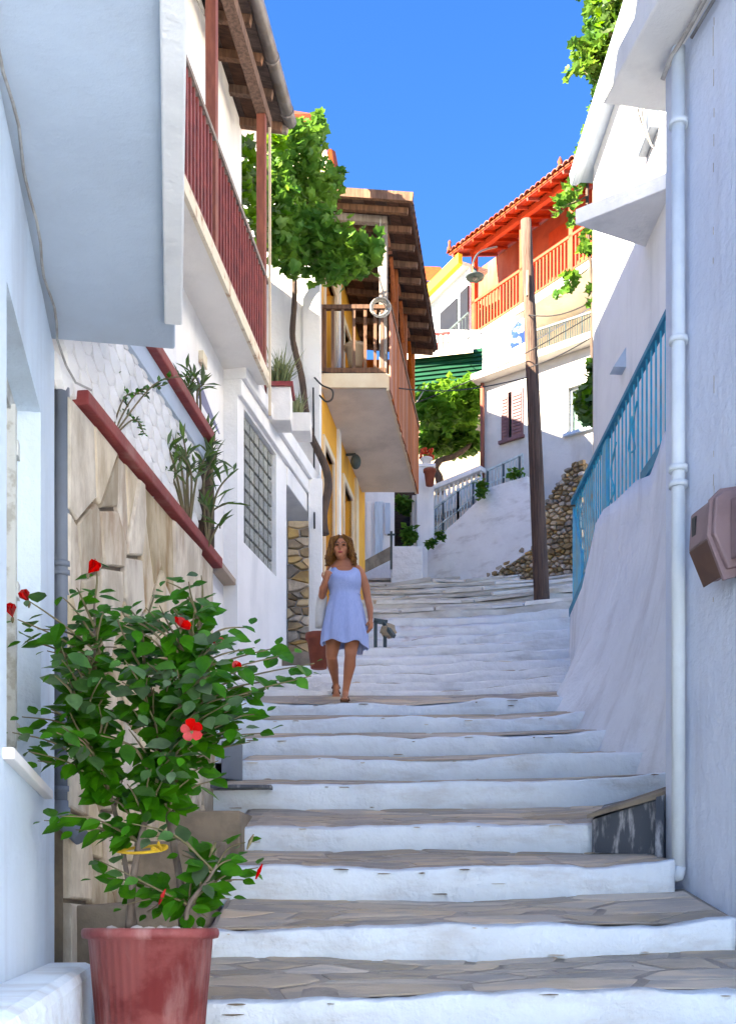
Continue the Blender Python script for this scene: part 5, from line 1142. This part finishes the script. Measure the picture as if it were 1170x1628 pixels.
strap_plant('oleander', P(318, 690, 7.6), [P(296, 585, 7.5), P(310, 600, 7.5), P(285, 600, 7.5), P(325, 610, 7.5), P(300, 620, 7.4)], 'narrow-leaved plant above the upper red coping', .12, n=12)
yu = strap_plant('yucca', P(325, 860, 7.45), [P(328, 690, 7.45), P(322, 700, 7.45)], 'small yucca with a shaggy trunk beside the upper red coping', .15, n=60, stemr=.02)
MB().tube([P(323, 870, 7.45), P(324, 790, 7.45), P(327, 700, 7.45)], [.075, .07, .05], 10).build('trunk', 'bark', yu)
leafy = [P(x_, y_, 5.9) for x_, y_ in [(160, 650), (165, 625), (200, 640), (235, 628), (262, 612), (180, 610), (205, 660), (230, 690), (185, 580), (300, 598), (190, 700)]]
strap_plant('trailing_shrub', P(175, 700, 5.75), leafy, 'twiggy small-leaved shrub spreading in front of the scale-tiled parapet', .035, .011, 20, 'leaf', .004)

# ------------------------------------------------------------------ potted hibiscus
PD = 4.1; pc = P(240, 1476, PD); rr = random.Random(5)
pot = thing('plant_pot', (pc.x, PD, -.62), 'big faded red ribbed plastic pot at bottom left', 'plant pot')
pz = -.62
prof = [(.165, 0), (.172, .01), (.222, .565), (.242, .57), (.246, .585), (.244, .60), (.236, .606), (.222, .604), (.214, .585), (.208, .54)]
MB().lathe((pc.x, PD, pz), prof, 176, rib=lambda k, z_: (.016*math.cos(math.pi*k/2)) if z_ < .56 and z_ > .005 else 0).build('body', 'pot', pot)
soil_z = pz+.585
MB().lathe((pc.x, PD, soil_z-.03), [(.215, 0), (.212, .012), (.1, .022), (.01, .026)], 24).build('soil', 'soil', pot)
for _ in range(26):
    a_ = rr.uniform(0, 6.28); r_ = rr.uniform(.05, .2); MB().ball((pc.x+r_*math.cos(a_), PD+r_*math.sin(a_), soil_z+.012), (rr.uniform(.012, .03), rr.uniform(.012, .03), rr.uniform(.008, .02)), 7, 5, jit=.1).build('pebble', 'pebble', pot)
hb = thing('hibiscus', (pc.x, PD, soil_z), 'potted hibiscus bush with glossy dark leaves and red blooms', 'shrub')
def hp(px, py, dy=0): return P(px, py, PD)*((PD+dy)/PD)
trunks = [[hp(205, 1478, .02), hp(212, 1400, .0), hp(222, 1340, -.02), hp(240, 1270, .0), hp(250, 1200, .03), hp(235, 1110, .05), hp(225, 1010, .03)],
          [hp(290, 1478, .0), hp(286, 1400, .02), hp(268, 1300, .05), hp(262, 1240, .06), hp(275, 1150, .05), hp(300, 1050, -.03), hp(320, 990, -.04)],
          [hp(215, 1478, .05), hp(200, 1380, .08), hp(185, 1300, .1), hp(165, 1230, .05), hp(140, 1150, .0), hp(150, 1050, .0), hp(150, 960, .02)],
          [hp(295, 1478, -.05), hp(300, 1440, -.07), hp(330, 1400, -.1), hp(345, 1375, -.1)]]
nodes = []
for i, t_ in enumerate(trunks):
    c = catmull(t_, 6); MB().tube(c, [(.014 if i < 2 else .010)*(1.1-.75*k/len(c)) for k in range(len(c))], 8).build('stem', 'greybark', hb); nodes += c[len(c)//3 if i < 3 else 6:]
tips = [(152, 900), (122, 935), (100, 950), (45, 955), (28, 985), (60, 1000), (40, 1020), (75, 1035), (165, 975), (265, 925), (300, 925), (320, 915), (290, 950), (245, 945), (205, 990), (345, 1020), (398, 998), (380, 1015), (405, 1030), (440, 1030), (465, 1040), (500, 1055), (495, 1075), (425, 1095), (460, 1080), (395, 1060), (420, 1135), (430, 1165), (398, 1180), (380, 1150), (20, 1165), (35, 1140), (45, 1195), (85, 1160), (60, 1210), (75, 1180), (110, 1205), (70, 1305), (95, 1298), (120, 1320), (390, 1340), (410, 1380), (380, 1365), (395, 1400), (350, 1345), (340, 1420), (365, 1430), (330, 1460), (300, 1465), (255, 1440), (160, 1370), (150, 1395), (165, 1330), (195, 1440), (235, 1450), (215, 1425), (180, 1060), (110, 1080), (120, 1130), (320, 1210), (345, 1180), (300, 1240), (330, 1120), (350, 1240), (170, 1270), (150, 1310), (210, 1310), (240, 1330), (290, 1360), (310, 1395), (205, 1160), (250, 1110)]
allt = [(hp(x_, y_, rr.uniform(-.2, .16))) for x_, y_ in tips]
for _ in range(155):
    while True:
        a_, b_ = rr.uniform(-1, 1), rr.uniform(-1, 1)
        if a_*a_+b_*b_ < 1: break
    allt.append(hp(235+165*a_, 1105+150*b_, rr.uniform(-.32, .22)))
lm = MB(); k = [(0, 0, 0), (.20, .14, .03), (.34, .38, .03), (.27, .66, .0), (0, 1, -.12), (-.27, .66, .0), (-.34, .38, .03), (-.20, .14, .03), (0, .15, -.02), (0, .40, -.045), (0, .68, -.06)]
lm.add(k, [(0, 1, 8), (1, 2, 9, 8), (2, 3, 10, 9), (3, 4, 10), (4, 5, 10), (5, 6, 9, 10), (6, 7, 8, 9), (7, 0, 8)], 0, True)
lspots = []
for tp in allt:
    nd = min(nodes, key=lambda q_: (q_-tp).length+max(0, q_.z-tp.z+.12)*2.5)
    mid = nd.lerp(tp, .5)+Vector((rr.uniform(-.02, .02), rr.uniform(-.02, .02), .03+rr.uniform(-.02, .02)))
    c = catmull([nd, mid, tp], 7); L_ = (tp-nd).length
    MB().tube(c, [.0042*(1.25-.85*i/len(c)) for i in range(len(c))], 5).build('branch', 'stem', hb)
    n_ = max(4, min(9, int(L_/.035)+3))
    for j in range(n_):
        f = 1-j*.05/max(L_, .1)*1.0; f = max(.15, f); i = min(int(f*(len(c)-1)), len(c)-1); d_ = (c[i]-c[max(i-1, 0)]).normalized()
        q_ = j*2.4+rr.uniform(-.5, .5); s_ = d_.orthogonal().normalized(); s2 = d_.cross(s_)
        out = (s_*math.cos(q_)+s2*math.sin(q_))*.9+d_*.55+Vector((0, -.12, .10)); out.normalize()
        sc = rr.uniform(.052, .098)*(1 if j else .6); base = c[i]+out*.015
        # blades turn their face up and a little outward, tip drooping
        z_ax = (Vector((rr.uniform(-.5, .5), -.65+rr.uniform(-.5, .5), .75))).normalized(); y_ax = (out-z_ax*out.dot(z_ax)).normalized(); x_ax = y_ax.cross(z_ax)
        lspots.append((base, Matrix((x_ax, y_ax, z_ax)).transposed().to_euler(), sc))
place_leaves(hb, lspots, lm, ('leaf', 'leaf'), 'leaf', 295)
# flowers
ptl = MB(); ptl.add([(0, 0, 0), (.16, .25, .05), (.42, .6, .14), (.36, .9, .08), (0, 1.02, .02), (-.36, .9, .06), (-.42, .6, .16), (-.16, .25, .05), (0, .55, .05)], [(0, 1, 8), (1, 2, 8), (2, 3, 8), (3, 4, 8), (4, 5, 8), (5, 6, 8), (6, 7, 8), (7, 0, 8)], 0, True)
ptm = protomesh(ptl, 'petal', 'petal')
def flower(px, py, dy, size, face, open_, label):
    c = hp(px, py, dy); fl = thing('flower', c, None, None); fl.parent = hb; fl.location = c-WORLD[hb]; fl['label'] = label
    f = Vector(face).normalized(); s_ = f.orthogonal().normalized(); s2 = f.cross(s_)
    for k_ in range(5):
        q_ = k_*2*math.pi/5+.3; rad = s_*math.cos(q_)+s2*math.sin(q_); y_ax = (rad*open_+f*(1-open_)).normalized(); x_ax = y_ax.cross(f).normalized()
        if x_ax.length < .1: x_ax = s_
        z_ax = x_ax.cross(y_ax); inst('petal', ptm, fl, c, Matrix((x_ax, y_ax, z_ax)).transposed().to_euler(), size*rr.uniform(.9, 1.1))
    mb = MB(); mb.tube([c, c+f*size*.8], .0025, 5)
    for k_ in range(8): mb.ball(c+f*size*(.5+.04*k_)+Vector((rr.uniform(-1, 1), rr.uniform(-1, 1), rr.uniform(-1, 1)))*.004, .0022, 5, 3)
    mb.build('stamen', 'petal', fl)
    mb = MB(); mb.lathe(c-f*.0, [(.002, -.02), (.007, -.008), (.006, 0)], 6); mb.build('calyx', 'stem', fl)
flower(305, 1162, -.36, .040, (.05, -1, .12), .85, 'open round bloom facing the street')
flower(140, 912, -.05, .058, (.75, -.25, .75), .22, 'half-open bloom on the topmost twig')
flower(46, 958, -.05, .045, (-.5, -.2, .9), .10, 'closed bud on the upper left')
flower(20, 982, -.08, .048, (-.1, -.5, .85), .15, 'narrow bloom at the far left')
flower(287, 998, -.2, .040, (.5, -.6, .5), .6, 'small bloom half hidden in the crown')
flower(345, 1025, -.15, .03, (.3, -.8, .2), .5, 'tiny faded bloom on the right of the crown')
flower(374, 1062, -.15, .028, (.3, -.8, .2), .45, 'tiny faded bloom at the right edge of the crown')
for (x_, y_) in ((412, 1385), (398, 1338), (258, 1425), (338, 1350)):
    c = hp(x_, y_, -.1); MB().tube([c-Vector((.012, 0, .03)), c, c+Vector((.012, 0, .025))], [.003, .008, .002], 6).build('bud', 'petal' if x_ > 400 or x_ == 258 else 'stem', hb)
tie = MB(); tie.tube(catmull([hp(183, 1354, -.02), hp(215, 1357, -.05), hp(258, 1352, -.04), hp(262, 1345, .03), hp(220, 1348, .05), hp(183, 1354, -.02)]), .006, 6)
for k_ in range(5): tie.tube(catmull([hp(252, 1352, -.05), hp(252+rr.uniform(-14, 14), 1352+rr.uniform(-18, 12), -.08), hp(256, 1354, -.05)]), .004, 5)
tag(tie.build('plant_tie', 'tie'), 'knotted yellow cord tied round the hibiscus stems', 'cord')

# ------------------------------------------------------------------ the walking woman
W0 = P(547, 1118, 10.9); 
w = thing('person', P(547, 1118, 10.9), 'woman in a short pale blue sleeveless dress walking down the white steps', 'person')
def wp(px, py, dy=0): return P(px, py, 10.9+dy)
def capsule(mb, pts, rs, seg=14, flat=1.0):
    mb.tube(pts, rs, seg, flat=flat)
    for p_, r_ in ((pts[0], rs[0]), (pts[-1], rs[-1])): mb.ball(p_, r_*.98, seg, 8)
bd = MB(); capsule_ = lambda pts, rs: capsule(bd, [Vector(p_) for p_ in pts], rs)
# torso
for (x_, y_, rx, ry, dy) in ((548, 985, .165, .115, .02), (548, 960, .145, .10, .01), (548, 938, .135, .10, .0), (548, 920, .15, .105, 0), (548, 908, .14, .075, .01)): bd.ball(wp(x_, y_, dy), (rx, ry, .13), 18, 10)
bd.ball(wp(539, 926, -.045), .06, 12, 8); bd.ball(wp(558, 926, -.045), .06, 12, 8)
capsule_([wp(546, 905, .02), wp(544, 892, 0), wp(543, 880, -.01)], [.058, .048, .05])
capsule_([wp(527, 907, .01), wp(548, 904, .02), wp(569, 907, .01)], [.05, .06, .05])
# head
hc = wp(542, 872, -.03); bd.ball(hc+Vector((0, .02, .015)), (.075, .092, .102), 20, 14); bd.ball(hc+Vector((-.003, -.03, -.055)), (.052, .055, .060), 16, 10)
bd.ball(hc+Vector((-.004, -.095, -.018)), (.012, .020, .022), 8, 6); capsule_([hc+Vector((-.003, -.075, .025)), hc+Vector((-.004, -.098, -.02))], [.010, .012])
bd.ball(hc+Vector((-.004, -.078, -.095)), (.022, .02, .018), 8, 6)
for s_ in (-1, 1): bd.ball(hc+Vector((.036*s_-.003, -.058, -.03)), (.026, .026, .026), 8, 6); bd.ball(hc+Vector((s_*.034, -.062, .028)), (.028, .022, .012), 8, 6); bd.ball(hc+Vector((.077*s_, .015, -.01)), (.012, .02, .03), 8, 6)
# image-right arm (hanging)
capsule_([wp(572, 911, .01), wp(581, 932, .03), wp(584, 950, .04)], [.050, .042, .037]); capsule_([wp(584, 950, .04), wp(588, 968, .0), wp(589, 985, -.04)], [.037, .034, .024])
def hand(root, dirv, side, curl, palm_n):
    d_ = Vector(dirv).normalized(); s_ = Vector(side).normalized(); n_ = Vector(palm_n).normalized(); r0 = Vector(root)
    capsule_([r0, r0+d_*.045, r0+d_*.078], [.022, .030, .028])
    for k_ in range(4):
        o_ = s_*(.026-.0175*k_); L_ = (.068, .076, .070, .054)[k_]; a = r0+d_*.075+o_
        b = a+(d_*math.cos(curl*.5)+n_*math.sin(curl*.5))*L_*.5; c = b+(d_*math.cos(curl*1.4)+n_*math.sin(curl*1.4))*L_*.5
        capsule(bd, [a, b, c], [.0085, .008, .0068], 8)
    a = r0+d_*.025+s_*.026; b = a+(d_*.6+s_*.6+n_*.3).normalized()*.035; c = b+(d_*.85+s_*.1+n_*.4).normalized()*.03
    capsule(bd, [a, b, c], [.011, .010, .008], 8)
hand(wp(589, 985, -.04), (-.02, -.15, -1), (-.35, -1, 0), .5, (-1, .2, 0))
# image-left arm, bent, hand at the bag strap
capsule_([wp(526, 912, .01), wp(517, 930, .02), wp(512, 947, .0)], [.050, .042, .037]); capsule_([wp(512, 947, .0), wp(513, 935, -.10), wp(518, 925, -.16)], [.037, .033, .024])
hand(wp(518, 925, -.16), (.25, -.25, 1), (-1, -.1, .2), 1.35, (.2, .9, .2))
# legs: the image-right leg steps down, the other trails
capsule_([wp(562, 990, .0), wp(560, 1015, -.06), wp(557, 1042, -.13)], [.092, .078, .056]); capsule_([wp(557, 1042, -.13), wp(556, 1058, -.09), wp(552, 1082, -.02), wp(549, 1102, .0)], [.054, .058, .040, .030])
capsule_([wp(535, 990, .03), wp(530, 1018, .06), wp(527, 1044, .06)], [.092, .078, .056]); capsule_([wp(527, 1044, .06), wp(529, 1058, .18), wp(532, 1074, .34), wp(534, 1088, .46)], [.054, .056, .040, .030])
def foot(an, dirv, drop):
    d_ = Vector(dirv).normalized(); a = Vector(an); heel = a-d_*.03+Vector((0, 0, -drop)); ball_ = a+d_*.11+Vector((0, 0, -drop-.012)); toe = a+d_*.16+Vector((0, 0, -drop-.018))
    capsule_([a, heel], [.030, .028]); capsule_([a, a+d_*.05+Vector((0, 0, -drop*.55)), ball_], [.032, .032, .026]); capsule_([heel, ball_], [.026, .028])
    sd = d_.cross(Vector((0, 0, 1))).normalized()
    for k_ in range(5): capsule(bd, [ball_+sd*(.028-.014*k_), toe+sd*(.028-.014*k_)-d_*.005*abs(k_-1)], [.012, .009 if k_ else .011], 8)
    return heel, ball_, toe, sd
f1 = foot(wp(549, 1102, .0), (-.03, -1, -.05), .062); f2 = foot(wp(534, 1088, .46), (.05, -.6, -.8), .02)
body = bd.build('body', 'skin', w)
rm = body.modifiers.new('remesh', 'REMESH'); rm.mode = 'VOXEL'; rm.voxel_size = .0065; rm.use_smooth_shade = True
smd = body.modifiers.new('smooth', 'SMOOTH'); smd.iterations = 4; smd.factor = .5
for s_ in (-1, 1):
    ey = MB(); ey.ball(hc+Vector((s_*.031-.003, -.083, .006)), (.015, .010, .007), 10, 6); ey.build('eye', 'eye', w)
    eb = MB(); eb.tube(catmull([hc+Vector((s_*.012-.003, -.094, .026)), hc+Vector((s_*.032-.003, -.088, .033)), hc+Vector((s_*.052, -.068, .026))], 4), .0045, 5); eb.build('eyebrow', 'hair', w)
mt = MB(); mt.ball(hc+Vector((-.004, -.087, -.062)), (.025, .010, .009), 10, 6); mt.build('lips', 'lips', w)
# dress
lv = [(904, 20, .060, .02, 0), (908, 24.5, .098, .0, 0), (914, 25, .122, -.01, 0), (922, 25.5, .142, -.02, 0), (930, 25.5, .142, -.02, 0), (940, 23.8, .120, -.005, 0), (947, 22.8, .118, 0, .1), (960, 26.5, .135, 0, .4), (975, 30, .155, 0, .6), (990, 33, .17, 0, .8), (1005, 36, .185, .0, 1), (1018, 36.5, .19, .0, 1.2), (1028, 37.5, .20, .0, 1.4)]
dr = MB(); sg = 72; vs = []
for li, (y_, hw, dep, oy, fold) in enumerate(lv):
    for k_ in range(sg):
        q_ = 2*math.pi*k_/sg; ca, sa = math.cos(q_), math.sin(q_)
        fo = 1+fold*.045*(math.sin(q_*9+1.3*math.sin(li*.3))+.6*math.sin(q_*15+li*.2)); 
        c = wp(548+(y_-950)*.005, y_, oy)
        rx = hw/F*10.9*fo; x_ = rx*ca; yy = dep*sa*fo; z_ = 0
        if sa < 0 and li < 3: z_ = -(.045-.015*li)*max(0, 1-(abs(ca)/.62)**3)   # neckline scoop at the front
        if li < 3: z_ -= .02*0
        if li >= 10: z_ += (li-9)/3*(-.035*ca*(1 if ca > 0 else .3)+.025*math.sin(q_*5))
        if li > 7 and sa < 0: yy += -.05*(li-7)/5*math.exp(-((ca-.3)/.35)**2)
        vs.append(c+Vector((x_, yy, z_)))
fs = [(i*sg+k_, i*sg+(k_+1) % sg, (i+1)*sg+(k_+1) % sg, (i+1)*sg+k_) for i in range(len(lv)-1) for k_ in range(sg)]
dr.add(vs, fs, 0, True); do = dr.build('dress', 'dress', w); so_ = do.modifiers.new('solid', 'SOLIDIFY'); so_.thickness = .006; so_.offset = 1
sb_ = do.modifiers.new('sub', 'SUBSURF'); sb_.levels = 1; sb_.render_levels = 1
bt_ = MB(); bt_.tube([wp(548+24.4*math.cos(a_), 946.5, 0)+Vector((0, .118*math.sin(a_), 0)) for a_ in [2*math.pi*k_/32 for k_ in range(33)]], .008, 6); bt_.build('waist_seam', 'dress', w)
# hair
hcap = MB(); hcap.ball(hc+Vector((.0, .035, .030)), (.092, .098, .100), 20, 12); ho = hcap.build('hair', 'hair', w)
rr = random.Random(3); hs_ = MB()
for k_ in range(230):
    a_ = rr.uniform(-.55, math.pi+.55); side = math.cos(a_); back = math.sin(a_)
    r0 = hc+Vector((.018*side, -.045+.03*rr.random()+.03*max(0, back), .112+rr.uniform(-.01, .008)))
    p1 = hc+Vector((.088*side+rr.uniform(-.01, .01), -.055+.12*max(0, back)+.03*rr.random(), .055+rr.uniform(-.03, .03)))
    wv = rr.uniform(0, 6.28); ln = rr.uniform(.75, 1.15); pts = [r0, p1]
    for j in range(1, 6):
        f = j/5; pts.append(hc+Vector(((.092+.046*f*rr.uniform(.7, 1.2))*side+.016*math.sin(wv+j*2.2), -.04+.11*max(0, back)+.05*rr.random()*f-.012, .05-f*.20*ln)))
    if abs(side) < .35 and back < 0: continue
    hs_.tube(catmull(pts, 3), [.010]*3+[.011]*13+[.006]*3, 5)
hs_.build('locks', 'hair', ho)
# sandals
for (heel, ball_, toe, sd) in (f1, f2):
    sn = MB(); dz_ = Vector((0, 0, -.028)); sn.hexa([heel-sd*.032+dz_*1.3, heel+sd*.032+dz_*1.3, toe+sd*.04+dz_*.8-Vector((0, 0, .006)), toe-sd*.04+dz_*.8-Vector((0, 0, .006)), heel-sd*.032+dz_*.9, heel+sd*.032+dz_*.9, toe+sd*.04+dz_*.4, toe-sd*.04+dz_*.4]); 
    for t_ in (.30, .8):
        c = heel.lerp(ball_, t_)+Vector((0, 0, .004)); sn.tube(catmull([c-sd*.040+dz_*.6, c+Vector((0, 0, .03+.03*(1-t_))), c+sd*.040+dz_*.6]), .010, 6)
    sn.build('sandal', 'sandal', w)
# white shoulder bag
bg_ = thing('shoulder_bag', wp(508, 1000), 'long white canvas bag hanging from the woman\'s shoulder', 'bag')
b2 = MB(); rows = [(938, 4, .03), (950, 8, .05), (970, 9, .06), (988, 9, .06), (998, 7, .05)]; vs = []; sg = 14
for (y_, hw, dep) in rows:
    for k_ in range(sg): q_ = 2*math.pi*k_/sg; vs.append(wp(512-(y_-938)*.06, y_, .09)+Vector((hw/F*10.9*math.cos(q_)*(1+.1*math.sin(3*q_+y_)), dep*math.sin(q_), 0)))
b2.add(vs, [(i*sg+k_, i*sg+(k_+1) % sg, (i+1)*sg+(k_+1) % sg, (i+1)*sg+k_) for i in range(len(rows)-1) for k_ in range(sg)]+[list(range(sg)), list(range((len(rows)-1)*sg, len(rows)*sg))], 0, True); b2.build('body', 'bag', bg_)
MB().tube(catmull([wp(511, 940, .09), wp(517, 925, -.10), wp(524, 906, -.06), wp(530, 900, .03), wp(520, 915, .12), wp(512, 940, .12)]), .008, 6, flat=.5).build('strap', 'bag', bg_)
